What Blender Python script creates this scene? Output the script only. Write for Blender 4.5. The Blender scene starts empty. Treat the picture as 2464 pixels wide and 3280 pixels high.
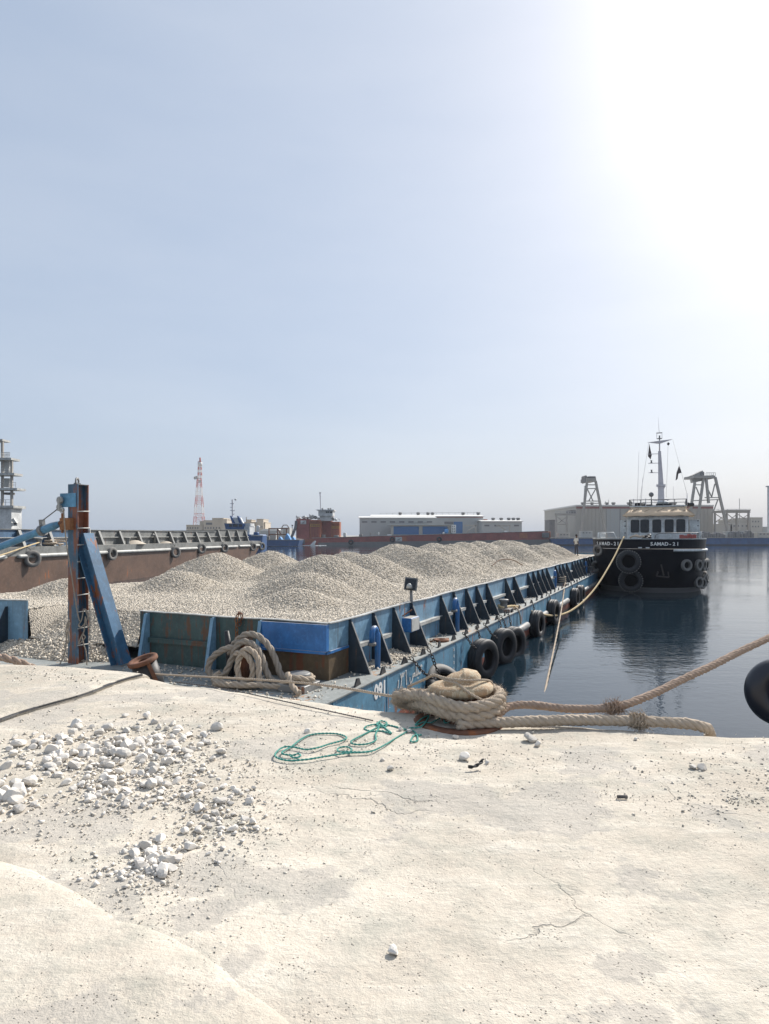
import bpy, bmesh, math, random
import numpy as np
from mathutils import Vector, Matrix, Euler

random.seed(7)
RNG = np.random.default_rng(11)
SC = bpy.context.scene
COL = SC.collection
R = math.radians

# ------------------------------------------------------------------ camera
FPX, HOR, CX = 2100.0, 1715.0, 1232.0          # focal length / horizon row / centre column, in photograph pixels
CAMZ, QUAY, DECK = 3.75, 2.15, 1.15
cam_d = bpy.data.cameras.new('camera')
cam = bpy.data.objects.new('camera', cam_d); COL.objects.link(cam)
cam.location = (0, 0, CAMZ); cam.rotation_euler = (R(90), 0, 0)
cam_d.sensor_fit = 'VERTICAL'; cam_d.sensor_height = 36; cam_d.lens = FPX / 3280 * 36
cam_d.shift_y = (HOR - 1640) / 3280
cam_d.clip_start = 0.05; cam_d.clip_end = 9000
SC.camera = cam

# ------------------------------------------------------------------ world, sun, exposure
SUN_AZ, SUN_EL = 39.0, 39.0                     # degrees to the right of the view direction, above the horizon
w = bpy.data.worlds.new('World'); SC.world = w; w.use_nodes = True
wn = w.node_tree; wn.nodes.clear()
wo = wn.nodes.new('ShaderNodeOutputWorld'); wb = wn.nodes.new('ShaderNodeBackground')
sky = wn.nodes.new('ShaderNodeTexSky'); sky.sky_type = 'NISHITA'; sky.sun_disc = False
sky.sun_elevation = R(SUN_EL); sky.sun_rotation = R(SUN_AZ)
sky.altitude = 0; sky.air_density = 1.0; sky.dust_density = 3.4; sky.ozone_density = 2.0
wb.inputs['Strength'].default_value = 0.076
hzm = wn.nodes.new('ShaderNodeMix'); hzm.data_type = 'RGBA'; hzm.inputs[0].default_value = 0.67   # even milky haze over the clear sky
hzm.inputs[7].default_value = (5.0, 5.95, 7.3, 1)
wtc = wn.nodes.new('ShaderNodeTexCoord'); wmp = wn.nodes.new('ShaderNodeMapping'); wmp.inputs['Scale'].default_value = (1.2, 1.2, 5.0); wmp.inputs['Rotation'].default_value = (0.25, 0.3, 0.4)
wnz = wn.nodes.new('ShaderNodeTexNoise'); wnz.inputs['Scale'].default_value = 1.6; wnz.inputs['Detail'].default_value = 5; wnz.inputs['Roughness'].default_value = 0.5
wcr = wn.nodes.new('ShaderNodeValToRGB'); wcr.color_ramp.elements[0].position = 0.35; wcr.color_ramp.elements[0].color = (4.65, 5.55, 6.95, 1); wcr.color_ramp.elements[1].position = 0.72; wcr.color_ramp.elements[1].color = (5.6, 6.35, 7.5, 1)
wn.links.new(wtc.outputs['Generated'], wmp.inputs[0]); wn.links.new(wmp.outputs[0], wnz.inputs['Vector']); wn.links.new(wnz.outputs[0], wcr.inputs[0]); wn.links.new(wcr.outputs[0], hzm.inputs[7])
wn.links.new(sky.outputs[0], hzm.inputs[6]); wn.links.new(hzm.outputs[2], wb.inputs[0]); wn.links.new(wb.outputs[0], wo.inputs[0])
sd = bpy.data.lights.new('sun', 'SUN'); sd.energy = 4.2; sd.angle = R(0.6); sd.color = (1.0, 0.95, 0.88)
sun = bpy.data.objects.new('sun', sd); COL.objects.link(sun)
sv = Vector((math.sin(R(SUN_AZ)) * math.cos(R(SUN_EL)), math.cos(R(SUN_AZ)) * math.cos(R(SUN_EL)), math.sin(R(SUN_EL))))
sun.rotation_euler = sv.to_track_quat('Z', 'Y').to_euler()
sun.location = (20, 30, 40)
vs = SC.view_settings
vs.view_transform = 'Standard'; vs.look = 'None'; vs.gamma = 1.0; vs.use_curve_mapping = False
vs.exposure = 0.64
SC.render.engine = 'CYCLES'
SC.cycles.use_denoising = True
SC.cycles.max_bounces = 6
SC.cycles.volume_bounces = 0

# ------------------------------------------------------------------ pixel -> place
def at(x, y, Y):            # photograph pixel at a distance
    return Vector(((x - CX) / FPX * Y, Y, CAMZ - (y - HOR) / FPX * Y))
def on(x, y, z):            # photograph pixel on a level
    Y = (CAMZ - z) * FPX / (y - HOR)
    return Vector(((x - CX) / FPX * Y, Y, z))

# ------------------------------------------------------------------ materials
MATS = {}
def nodes(name):
    m = bpy.data.materials.new(name); m.use_nodes = True
    nt = m.node_tree; b = nt.nodes['Principled BSDF']
    MATS[name] = m
    return m, nt, b
def N(nt, t, **kw):
    n = nt.nodes.new(t)
    for k, v in kw.items():
        if k.startswith('_'): setattr(n, k[1:], v)
        else: n.inputs[k.replace('__', ' ')].default_value = v
    return n
def ramp(nt, fac, stops):
    r = nt.nodes.new('ShaderNodeValToRGB')
    while len(r.color_ramp.elements) < len(stops): r.color_ramp.elements.new(0.5)
    for e, (p, c) in zip(r.color_ramp.elements, stops):
        e.position = p; e.color = (*c, 1) if len(c) == 3 else c
    nt.links.new(fac, r.inputs[0]); return r
def g(v): return (v, v, v)
def mixc(nt, fac, a, b, mode='MIX'):
    m = nt.nodes.new('ShaderNodeMix'); m.data_type = 'RGBA'; m.blend_type = mode
    for sock, val in ((m.inputs[0], fac), (m.inputs[6], a), (m.inputs[7], b)):
        if isinstance(val, (int, float)): sock.default_value = val
        elif isinstance(val, (tuple, list)): sock.default_value = (*val[:3], 1)
        else: nt.links.new(val, sock)
    return m.outputs[2]
def noise(nt, co, scale, detail=6, rough=0.6):
    n = N(nt, 'ShaderNodeTexNoise', Scale=scale, Detail=detail, Roughness=rough)
    nt.links.new(co, n.inputs['Vector']); return n.outputs[0]
def coords(nt, scale=(1, 1, 1), obj=True):
    t = nt.nodes.new('ShaderNodeTexCoord'); m = nt.nodes.new('ShaderNodeMapping')
    m.inputs['Scale'].default_value = scale
    nt.links.new(t.outputs['Object'], m.inputs[0]); return m.outputs[0]
def bump(nt, b, h, strength=0.3, dist=0.02):
    bp = N(nt, 'ShaderNodeBump', Strength=strength, Distance=dist)
    nt.links.new(h, bp.inputs['Height']); nt.links.new(bp.outputs[0], b.inputs['Normal'])

def mat_paint(name, col, rust=0.3, dirt=0.35, rough=0.5, scale=1.0, streak=True, dust=None, metallic=0.0, rustcol=(0.16, 0.055, 0.02)):
    """weathered paint: faded patches, rust blooms, runs"""
    m, nt, b = nodes(name)
    co = coords(nt, (scale,) * 3); st = coords(nt, (6 * scale, 6 * scale, 0.5 * scale))
    n1 = noise(nt, co, 1.3, 7, 0.65); n2 = noise(nt, co, 9, 6, 0.7); n3 = noise(nt, st, 1.6, 4, 0.6)
    dark = tuple(c * 0.55 for c in col); pale = tuple(min(1, c * 1.2 + 0.018) for c in col)
    base = mixc(nt, ramp(nt, n1, [(0.35, g(0)), (0.7, g(1))]).outputs[0], dark, col)
    base = mixc(nt, ramp(nt, n2, [(0.5, g(0)), (0.75, g(0.7))]).outputs[0], base, pale)
    if streak:
        base = mixc(nt, ramp(nt, n3, [(0.52, g(0)), (0.72, g(dirt))]).outputs[0], base, (0.07, 0.06, 0.05))
    if rust > 0:
        mx = nt.nodes.new('ShaderNodeMath'); mx.operation = 'MULTIPLY'
        nt.links.new(n1, mx.inputs[0]); nt.links.new(n3, mx.inputs[1])
        lo = 0.42 - 0.24 * rust
        rm = ramp(nt, mx.outputs[0], [(lo, g(0)), (lo + 0.05, g(1))])
        rc = mixc(nt, n2, rustcol, tuple(c * 2.2 for c in rustcol))
        base = mixc(nt, rm.outputs[0], base, rc)
    if dust:
        geo = nt.nodes.new('ShaderNodeNewGeometry'); sx = nt.nodes.new('ShaderNodeSeparateXYZ')
        nt.links.new(geo.outputs['Normal'], sx.inputs[0])
        mm = nt.nodes.new('ShaderNodeMath'); mm.operation = 'MULTIPLY'
        nt.links.new(ramp(nt, sx.outputs[2], [(0.5, g(0)), (0.95, g(1))]).outputs[0], mm.inputs[0])
        nt.links.new(ramp(nt, n1, [(0.3, g(0.25)), (0.6, g(1))]).outputs[0], mm.inputs[1])
        base = mixc(nt, mm.outputs[0], base, dust)
    nt.links.new(base, b.inputs['Base Color'])
    b.inputs['Roughness'].default_value = rough; b.inputs['Metallic'].default_value = metallic
    bump(nt, b, n2, 0.25, 0.01)
    return m
def mat_plain(name, col, rough=0.7, var=0.25, scale=3.0, bumps=0.2, metallic=0.0, spec=0.5):
    m, nt, b = nodes(name)
    co = coords(nt); n1 = noise(nt, co, scale, 6, 0.65)
    nt.links.new(mixc(nt, n1, tuple(c * (1 - var) for c in col), tuple(min(1, c * (1 + var)) for c in col)), b.inputs['Base Color'])
    b.inputs['Roughness'].default_value = rough; b.inputs['Metallic'].default_value = metallic
    b.inputs['Specular IOR Level'].default_value = spec
    if bumps: bump(nt, b, noise(nt, co, scale * 8, 4), bumps, 0.01)
    return m
def mat_vcol(name, tint, rough=0.9, lo=0.6, hi=1.25):
    """stones: shade from the per-piece attribute 'tone'"""
    m, nt, b = nodes(name)
    a = nt.nodes.new('ShaderNodeAttribute'); a.attribute_name = 'tone'
    co = coords(nt); n1 = noise(nt, co, 40, 3)
    c = ramp(nt, a.outputs['Fac'], [(0, tuple(t * lo for t in tint)), (0.5, tint), (1, tuple(min(0.85, t * hi) for t in tint))])
    nt.links.new(mixc(nt, 0.25, c.outputs[0], n1, 'OVERLAY'), b.inputs['Base Color'])
    b.inputs['Roughness'].default_value = rough; b.inputs['Specular IOR Level'].default_value = 0.2
    return m

def mat_concrete():
    m, nt, b = nodes('quay_concrete')
    co = coords(nt)
    wp = N(nt, 'ShaderNodeTexNoise', Scale=0.8, Detail=4); nt.links.new(co, wp.inputs['Vector'])
    n1 = noise(nt, co, 0.55, 7, 0.62); n2 = noise(nt, co, 3.2, 8, 0.7); n3 = noise(nt, co, 26, 6, 0.75)
    sc = coords(nt, (0.7, 2.6, 1)); n4 = noise(nt, sc, 2.0, 6, 0.65)
    base = mixc(nt, ramp(nt, n1, [(0.38, g(0)), (0.62, g(1))]).outputs[0], (0.455, 0.405, 0.335), (0.625, 0.565, 0.475))
    base = mixc(nt, ramp(nt, n2, [(0.46, g(0)), (0.70, g(0.75))]).outputs[0], base, (0.36, 0.355, 0.305))
    base = mixc(nt, ramp(nt, n4, [(0.5, g(0)), (0.66, g(0.55))]).outputs[0], base, (0.68, 0.625, 0.535))
    # damp grey, smooth-worn patches
    pz = noise(nt, co, 1.1, 7, 0.6)
    base = mixc(nt, ramp(nt, pz, [(0.555, g(0)), (0.575, g(0.55))]).outputs[0], base, (0.37, 0.345, 0.31))
    # grit
    v = N(nt, 'ShaderNodeTexVoronoi', Scale=55.0); nt.links.new(co, v.inputs['Vector'])
    vm = nt.nodes.new('ShaderNodeMath'); vm.operation = 'MULTIPLY'
    nt.links.new(ramp(nt, v.outputs['Distance'], [(0.10, g(1)), (0.22, g(0))]).outputs[0], vm.inputs[0])
    nt.links.new(ramp(nt, noise(nt, co, 7, 3), [(0.52, g(0)), (0.62, g(1))]).outputs[0], vm.inputs[1])
    base = mixc(nt, vm.outputs[0], base, (0.27, 0.24, 0.21))
    # hairline cracks, only in some places
    dn = nt.nodes.new('ShaderNodeVectorMath'); dn.operation = 'MULTIPLY_ADD'; dn.inputs[1].default_value = (.9, .9, 0)
    wn_ = N(nt, 'ShaderNodeTexNoise', Scale=2.4, Detail=5); nt.links.new(co, wn_.inputs['Vector'])
    nt.links.new(wn_.outputs['Color'], dn.inputs[0]); nt.links.new(co, dn.inputs[2])
    ve = N(nt, 'ShaderNodeTexVoronoi', Scale=0.75); ve.feature = 'DISTANCE_TO_EDGE'; nt.links.new(dn.outputs[0], ve.inputs['Vector'])
    cm = nt.nodes.new('ShaderNodeMath'); cm.operation = 'MULTIPLY'
    nt.links.new(ramp(nt, ve.outputs['Distance'], [(0.003, g(1)), (0.008, g(0))]).outputs[0], cm.inputs[0])
    nt.links.new(ramp(nt, noise(nt, co, 0.8, 3), [(0.54, g(0)), (0.64, g(.5))]).outputs[0], cm.inputs[1])
    base = mixc(nt, cm.outputs[0], base, (0.20, 0.18, 0.155))
    base = mixc(nt, 0.22, base, n3, 'OVERLAY')
    nt.links.new(base, b.inputs['Base Color'])
    b.inputs['Roughness'].default_value = 0.92; b.inputs['Specular IOR Level'].default_value = 0.2
    h = mixc(nt, 0.45, n2, n3); h = mixc(nt, 0.35, h, n4); h = mixc(nt, vm.outputs[0], h, (0.9, 0.9, 0.9)); h = mixc(nt, cm.outputs[0], h, (0.1, 0.1, 0.1))
    bump(nt, b, h, 0.9, 0.045)
    return m
def mat_water():
    m, nt, b = nodes('harbour_water')
    b.inputs['Base Color'].default_value = (0.010, 0.021, 0.031, 1)
    b.inputs['Roughness'].default_value = 0.035; b.inputs['IOR'].default_value = 1.42
    co = coords(nt, (1, 1, 1)); c2 = coords(nt, (0.35, 1.0, 1))
    n1 = noise(nt, c2, 1.1, 3, 0.55); n2 = noise(nt, co, 4.5, 3, 0.5); n3 = noise(nt, co, 0.12, 2, 0.5)
    h = mixc(nt, 0.35, n1, n2)
    mm = nt.nodes.new('ShaderNodeMath'); mm.operation = 'MULTIPLY'
    nt.links.new(h, mm.inputs[0]); nt.links.new(ramp(nt, n3, [(0.35, g(0.35)), (0.65, g(1))]).outputs[0], mm.inputs[1])
    bump(nt, b, mm.outputs[0], 0.22, 0.12)
    return m
def mat_gravel():
    m, nt, b = nodes('gravel_bed')
    co = coords(nt)
    v = N(nt, 'ShaderNodeTexVoronoi', Scale=30.0); nt.links.new(co, v.inputs['Vector'])
    n1 = noise(nt, co, 0.5, 5)
    bw = nt.nodes.new('ShaderNodeRGBToBW'); nt.links.new(v.outputs['Color'], bw.inputs[0])
    c = ramp(nt, bw.outputs[0], [(0.1, (0.30, 0.265, 0.22)), (0.5, (0.47, 0.42, 0.35)), (0.9, (0.60, 0.54, 0.455))])
    base = mixc(nt, ramp(nt, v.outputs['Distance'], [(0.35, g(0)), (0.65, g(0.8))]).outputs[0], c.outputs[0], (0.26, 0.235, 0.20))
    base = mixc(nt, ramp(nt, n1, [(0.4, g(0)), (0.6, g(0.4))]).outputs[0], base, (0.52, 0.465, 0.385))
    nt.links.new(base, b.inputs['Base Color']); b.inputs['Roughness'].default_value = 0.95
    b.inputs['Specular IOR Level'].default_value = 0.15
    inv = nt.nodes.new('ShaderNodeMath'); inv.operation = 'SUBTRACT'; inv.inputs[0].default_value = 1
    nt.links.new(v.outputs['Distance'], inv.inputs[1]); bump(nt, b, inv.outputs[0], 0.8, 0.03)
    return m
def mat_hull():
    """barge side: blue topsides, red boot topping, algae-dark waterline"""
    m = mat_paint('barge_hull_paint', (0.115, 0.30, 0.45), rust=0.42, dirt=0.6, rough=0.5)
    nt = m.node_tree; b = nt.nodes['Principled BSDF']
    src = b.inputs['Base Color'].links[0].from_socket
    t = nt.nodes.new('ShaderNodeTexCoord'); sx = nt.nodes.new('ShaderNodeSeparateXYZ')
    nt.links.new(t.outputs['Object'], sx.inputs[0])
    ad = nt.nodes.new('ShaderNodeMath'); ad.operation = 'MULTIPLY_ADD'; ad.inputs[1].default_value = 0.16
    nt.links.new(noise(nt, t.outputs['Object'], 2.5, 4), ad.inputs[0]); nt.links.new(sx.outputs[2], ad.inputs[2])
    lo = ramp(nt, ad.outputs[0], [(0.40, g(1)), (0.42, g(0))])
    c = mixc(nt, lo.outputs[0], src, (0.25, 0.075, 0.045))
    lo2 = ramp(nt, ad.outputs[0], [(0.14, g(1)), (0.2, g(0))])
    c = mixc(nt, lo2.outputs[0], c, (0.03, 0.035, 0.028))
    nt.links.new(c, b.inputs['Base Color']); return m

mat_concrete(); mat_water(); mat_gravel(); mat_hull()
mat_paint('coaming_blue', (0.20, 0.37, 0.52), rust=0.32, dirt=0.5, dust=(0.42, 0.38, 0.32))
mat_paint('bright_blue', (0.035, 0.19, 0.50), rust=0.16, dirt=0.3, rough=0.42, dust=(0.40, 0.38, 0.34))
mat_paint('rusty_plate', (0.15, 0.105, 0.06), rust=0.55, dirt=0.6, rustcol=(0.10, 0.04, 0.02))
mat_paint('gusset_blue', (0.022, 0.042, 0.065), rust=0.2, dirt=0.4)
mat_paint('brace_blue', (0.05, 0.15, 0.27), rust=0.42, dirt=0.4)
mat_paint('bow_plate', (0.055, 0.11, 0.11), rust=0.62, dirt=0.6, rustcol=(0.07, 0.035, 0.02))
mat_paint('deck_paint', (0.30, 0.32, 0.31), rust=0.45, dirt=0.2, rough=0.7, streak=False, rustcol=(0.20, 0.12, 0.07))
mat_paint('pale_steel', (0.52, 0.52, 0.49), rust=0.22, dirt=0.35)
mat_paint('post_steel', (0.07, 0.15, 0.23), rust=0.77, dirt=0.3, rustcol=(0.13, 0.05, 0.028))
mat_paint('rusty_steel', (0.20, 0.085, 0.045), rust=0.5, dirt=0.4, rough=0.85)
mat_paint('rusty_orange', (0.34, 0.15, 0.06), rust=0.4, dirt=0.25, rough=0.85)
mat_paint('grey_steel', (0.25, 0.25, 0.245), rust=0.25, dirt=0.4)
mat_paint('boom_blue', (0.12, 0.32, 0.50), rust=0.12, dirt=0.3, dust=(0.45, 0.43, 0.4))
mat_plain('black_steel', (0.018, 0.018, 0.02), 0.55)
mat_plain('chain_steel', (0.055, 0.045, 0.04), 0.7)
mat_plain('rubber', (0.022, 0.022, 0.024), 0.62, 0.35, 6)
mat_plain('dusty_rubber', (0.19, 0.18, 0.165), 0.85, 0.35, 5)
mat_plain('tube_rubber', (0.016, 0.018, 0.028), 0.32, 0.3, 4)
mat_plain('rope_tan', (0.44, 0.365, 0.285), 0.95, 0.3, 30, 0.5, spec=0.1)
mat_plain('rope_grey', (0.33, 0.285, 0.235), 0.95, 0.3, 30, 0.5, spec=0.1)
mat_plain('rope_brown', (0.36, 0.27, 0.21), 0.95, 0.3, 30, 0.5, spec=0.1)
mat_plain('rope_yellow', (0.58, 0.46, 0.28), 0.9, 0.25, 30, 0.3, spec=0.1)
mat_plain('twine_green', (0.07, 0.30, 0.25), 0.8, 0.3, 30, 0.3)
mat_plain('cord_dark', (0.10, 0.09, 0.085), 0.9, 0.3, 30, 0.2)
mat_paint('bollard_cream', (0.66, 0.55, 0.38), rust=0.85, dirt=0.6, rough=0.85, scale=7, rustcol=(0.24, 0.165, 0.10))
mat_vcol('stone_white', (0.56, 0.525, 0.475), lo=.7)
mat_vcol('stone_gravel', (0.54, 0.485, 0.405), lo=0.55, hi=1.35)
mat_vcol('grit_stone', (0.56, 0.515, 0.445), lo=0.62)
mat_plain('white_lettering', (0.78, 0.78, 0.76), 0.7, 0.12, 8, 0)
# tug
mat_plain('tug_black', (0.006, 0.007, 0.012), 0.5, 0.4, 1.5, 0.15, 0.0, 0.22)
mat_paint('tug_white', (0.70, 0.74, 0.74), rust=0.08, dirt=0.25, rough=0.5)
mat_plain('tug_mast', (0.50, 0.48, 0.50), 0.6)
mat_plain('tarp', (0.62, 0.47, 0.32), 0.85, 0.2, 2.5, 0.4)
mat_plain('timber', (0.30, 0.21, 0.14), 0.9, 0.3, 6)
mat_plain('flag_cloth', (0.10, 0.085, 0.085), 0.9)
mat_plain('red_gear', (0.45, 0.14, 0.12), 0.8)
mg, nt_, b_ = nodes('dark_glass')
b_.inputs['Base Color'].default_value = (0.012, 0.016, 0.022, 1); b_.inputs['Roughness'].default_value = 0.06
# far shore
mat_paint('vessel_red', (0.33, 0.085, 0.07), rust=0.25, dirt=0.4, scale=0.25)
mat_paint('vessel_orange', (0.42, 0.13, 0.06), rust=0.2, dirt=0.3, scale=0.3)
mat_paint('vessel_blue', (0.03, 0.10, 0.26), rust=0.15, dirt=0.3, scale=0.3)
mat_paint('vessel_white', (0.66, 0.67, 0.66), rust=0.05, dirt=0.25, scale=0.4)
mat_paint('yellow_steel', (0.55, 0.30, 0.05), rust=0.2, scale=0.5)
mat_paint('antifouling_brown', (0.145, 0.085, 0.058), rust=0.2, dirt=0.35, scale=0.6)
mat_paint('old_barge_grey', (0.23, 0.235, 0.225), rust=0.2, dirt=0.45, scale=0.7, dust=(0.42, 0.39, 0.34))
mat_paint('old_barge_blue', (0.08, 0.16, 0.27), rust=0.15, dirt=0.45, scale=0.7)
mat_plain('shed_wall', (0.36, 0.37, 0.36), 0.8, 0.1, 0.15, 0)
mat_plain('shed_wall_tan', (0.39, 0.37, 0.33), 0.8, 0.1, 0.15, 0)
mat_plain('shed_roof', (0.62, 0.61, 0.58), 0.7, 0.1, 0.2, 0)
mat_plain('shed_band', (0.24, 0.10, 0.09), 0.8, 0.1, 0.2, 0)
mat_plain('door_blue', (0.035, 0.13, 0.31), 0.6, 0.15, 0.5, 0)
mat_plain('louver_dark', (0.14, 0.14, 0.145), 0.8, 0.1, 1, 0)
mat_plain('crane_steel', (0.30, 0.28, 0.25), 0.7, 0.2, 0.4, 0)
mat_plain('sandy_render', (0.48, 0.42, 0.34), 0.9, 0.12, 0.3, 0)
mat_plain('mast_red', (0.42, 0.12, 0.10), 0.7, 0.1, 1, 0)
mat_plain('mast_white', (0.62, 0.60, 0.58), 0.7, 0.1, 1, 0)
mat_plain('far_land', (0.34, 0.31, 0.27), 0.95, 0.2, 0.05, 0)
mat_plain('foam_white', (0.80, 0.82, 0.82), 0.5, 0.05, 3, 0)
mat_plain('tarp_blue', (0.06, 0.22, 0.46), 0.7, 0.2, 1, 0)
mat_plain('junk_grey', (0.17, 0.165, 0.16), 0.8, 0.3, 0.6, 0)
# person
mat_plain('skin', (0.10, 0.055, 0.035), 0.6, 0.1, 8, 0)
mat_plain('shirt', (0.62, 0.58, 0.50), 0.9, 0.1, 6, 0)
mat_plain('trousers', (0.05, 0.05, 0.06), 0.9, 0.15, 6, 0)
mat_plain('hair', (0.012, 0.01, 0.01), 0.8, 0.1, 6, 0)

# ------------------------------------------------------------------ mesh helpers
def _frame(d):
    d = d.normalized(); up = Vector((0, 0, 1)) if abs(d.z) < 0.95 else Vector((0, 1, 0))
    a = d.cross(up).normalized(); return a, a.cross(d).normalized()
class MB:
    def __init__(s): s.v, s.f, s.sm = [], [], []
    def add(s, vs, fs, smooth=False):
        o = len(s.v); s.v += [tuple(p) for p in vs]
        s.f += [tuple(i + o for i in f) for f in fs]; s.sm += [smooth] * len(fs); return s
    def box(s, c, d, rz=0.0, m=None):
        x, y, z = (k / 2 for k in d)
        vs = [Vector((a, b, e)) for a in (-x, x) for b in (-y, y) for e in (-z, z)]
        M = Matrix.Translation(Vector(c)) @ (m if m is not None else Matrix.Rotation(rz, 4, 'Z'))
        return s.add([M @ p for p in vs], [(0, 1, 3, 2), (4, 6, 7, 5), (0, 4, 5, 1), (2, 3, 7, 6), (0, 2, 6, 4), (1, 5, 7, 3)])
    def rng(s, x0, x1, y0, y1, z0, z1):
        return s.box(((x0 + x1) / 2, (y0 + y1) / 2, (z0 + z1) / 2), (x1 - x0, y1 - y0, z1 - z0))
    def bar(s, p, q, wd, h=None):
        p, q = Vector(p), Vector(q); h = h or wd; a, b = _frame(q - p); a *= wd / 2; b *= h / 2
        vs = [p - a - b, p + a - b, p + a + b, p - a + b, q - a - b, q + a - b, q + a + b, q - a + b]
        return s.add(vs, [(3, 2, 1, 0), (4, 5, 6, 7), (0, 1, 5, 4), (1, 2, 6, 5), (2, 3, 7, 6), (3, 0, 4, 7)])
    def tube(s, pts, r, n=8, cap=True, closed=False):
        pts = [Vector(p) for p in pts]; m = len(pts)
        rs = r if isinstance(r, (list, tuple, np.ndarray)) else [r] * m
        vs, a = [], None
        for i, p in enumerate(pts):
            if closed: d = pts[(i + 1) % m] - pts[i - 1]
            else: d = pts[min(i + 1, m - 1)] - pts[max(i - 1, 0)]
            d = d.normalized()
            if a is None: a = _frame(d)[0]
            a = (a - d * a.dot(d)); a = a.normalized() if a.length > 1e-6 else _frame(d)[0]
            b = d.cross(a)
            vs += [p + (a * math.cos(k * 2 * math.pi / n) + b * math.sin(k * 2 * math.pi / n)) * rs[i] for k in range(n)]
        fs = []
        for i in range(m if closed else m - 1):
            j = (i + 1) % m
            fs += [(i * n + k, i * n + (k + 1) % n, j * n + (k + 1) % n, j * n + k) for k in range(n)]
        s.add(vs, fs, True)
        if cap and not closed:
            o = len(s.v) - m * n
            s.f += [tuple(o + k for k in reversed(range(n))), tuple(o + (m - 1) * n + k for k in range(n))]; s.sm += [False, False]
        return s
    def lathe(s, prof, n=24, M=None, closed=False, arc=None):
        M = M or Matrix.Identity(4); vs, fs = [], []; k = len(prof)
        for i in range(n):
            t = 2 * math.pi * i / n
            vs += [M @ Vector((r * math.cos(t), r * math.sin(t), z)) for r, z in prof]
        for i in range(n):
            j = (i + 1) % n
            for q in range(k if closed else k - 1):
                p = (q + 1) % k
                fs.append((i * k + q, j * k + q, j * k + p, i * k + p))
        return s.add(vs, fs, True)
    def prism(s, poly, h, M=None):
        """polygon in local xy, extruded to z = h"""
        M = M or Matrix.Identity(4); n = len(poly)
        vs = [M @ Vector((x, y, 0)) for x, y in poly] + [M @ Vector((x, y, h)) for x, y in poly]
        fs = [tuple(reversed(range(n))), tuple(range(n, 2 * n))] + [(i, (i + 1) % n, n + (i + 1) % n, n + i) for i in range(n)]
        return s.add(vs, fs)
    def mesh(s, name, mat):
        me = bpy.data.meshes.new(name); me.from_pydata(s.v, [], s.f)
        me.polygons.foreach_set('use_smooth', s.sm)
        if mat: me.materials.append(MATS[mat])
        me.update(); return me
    def build(s, name, mat, parent=None, bevel=0.0):
        o = bpy.data.objects.new(name, s.mesh(name, mat)); COL.objects.link(o)
        if parent is not None: o.parent = parent
        bm = bmesh.new(); bm.from_mesh(o.data); bmesh.ops.recalc_face_normals(bm, faces=bm.faces)
        if bevel: bmesh.ops.bevel(bm, geom=[e for e in bm.edges if e.calc_face_angle(0) > 0.6], offset=bevel, segments=1, affect='EDGES')
        bm.to_mesh(o.data); bm.free()
        return o
def link(name, me, parent=None, loc=None, rot=None, scale=None):
    o = bpy.data.objects.new(name, me); COL.objects.link(o)
    if parent is not None: o.parent = parent
    if loc is not None: o.location = loc
    if rot is not None: o.rotation_euler = rot
    if scale is not None: o.scale = scale
    return o
def tag(o, label, cat, group=None, kind=None):
    o['label'] = label; o['category'] = cat
    if group: o['group'] = group
    if kind: o['kind'] = kind
    return o
def thing(name, label, cat, loc=(0, 0, 0), rz=0.0, group=None):
    o = bpy.data.objects.new(name, None); COL.objects.link(o); o.empty_display_size = 0.3
    o.location = loc; o.rotation_euler = (0, 0, rz)
    return tag(o, label, cat, group)
def struct(o): o['kind'] = 'structure'; return o
def stuff(o): o['kind'] = 'stuff'; return o
def copy_tree(o, parent=None):
    c = o.copy(); COL.objects.link(c); c.parent = parent
    for ch in o.children: copy_tree(ch, c)
    return c

def vnoise(x, y, seed=0):
    xi, yi = np.floor(x).astype(np.int64), np.floor(y).astype(np.int64); xf, yf = x - xi, y - yi
    def h(a, b):
        n = (a * 374761393 + b * 668265263 + seed * 1442695041) & 0x7fffffff
        n = ((n ^ (n >> 13)) * 1274126177) & 0x7fffffff
        return ((n ^ (n >> 16)) & 0xffff) / 65535.0
    u, v = xf * xf * (3 - 2 * xf), yf * yf * (3 - 2 * yf)
    return (h(xi, yi) * (1 - u) + h(xi + 1, yi) * u) * (1 - v) + (h(xi, yi + 1) * (1 - u) + h(xi + 1, yi + 1) * u) * v
def fbm(x, y, oct=5, seed=0):
    s, a, t = 0.0, 1.0, 0.0
    for k in range(oct):
        s = s + a * vnoise(x * 2 ** k + k * 17.3, y * 2 ** k - k * 9.1, seed + k); t += a; a *= 0.5
    return s / t - 0.5

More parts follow.
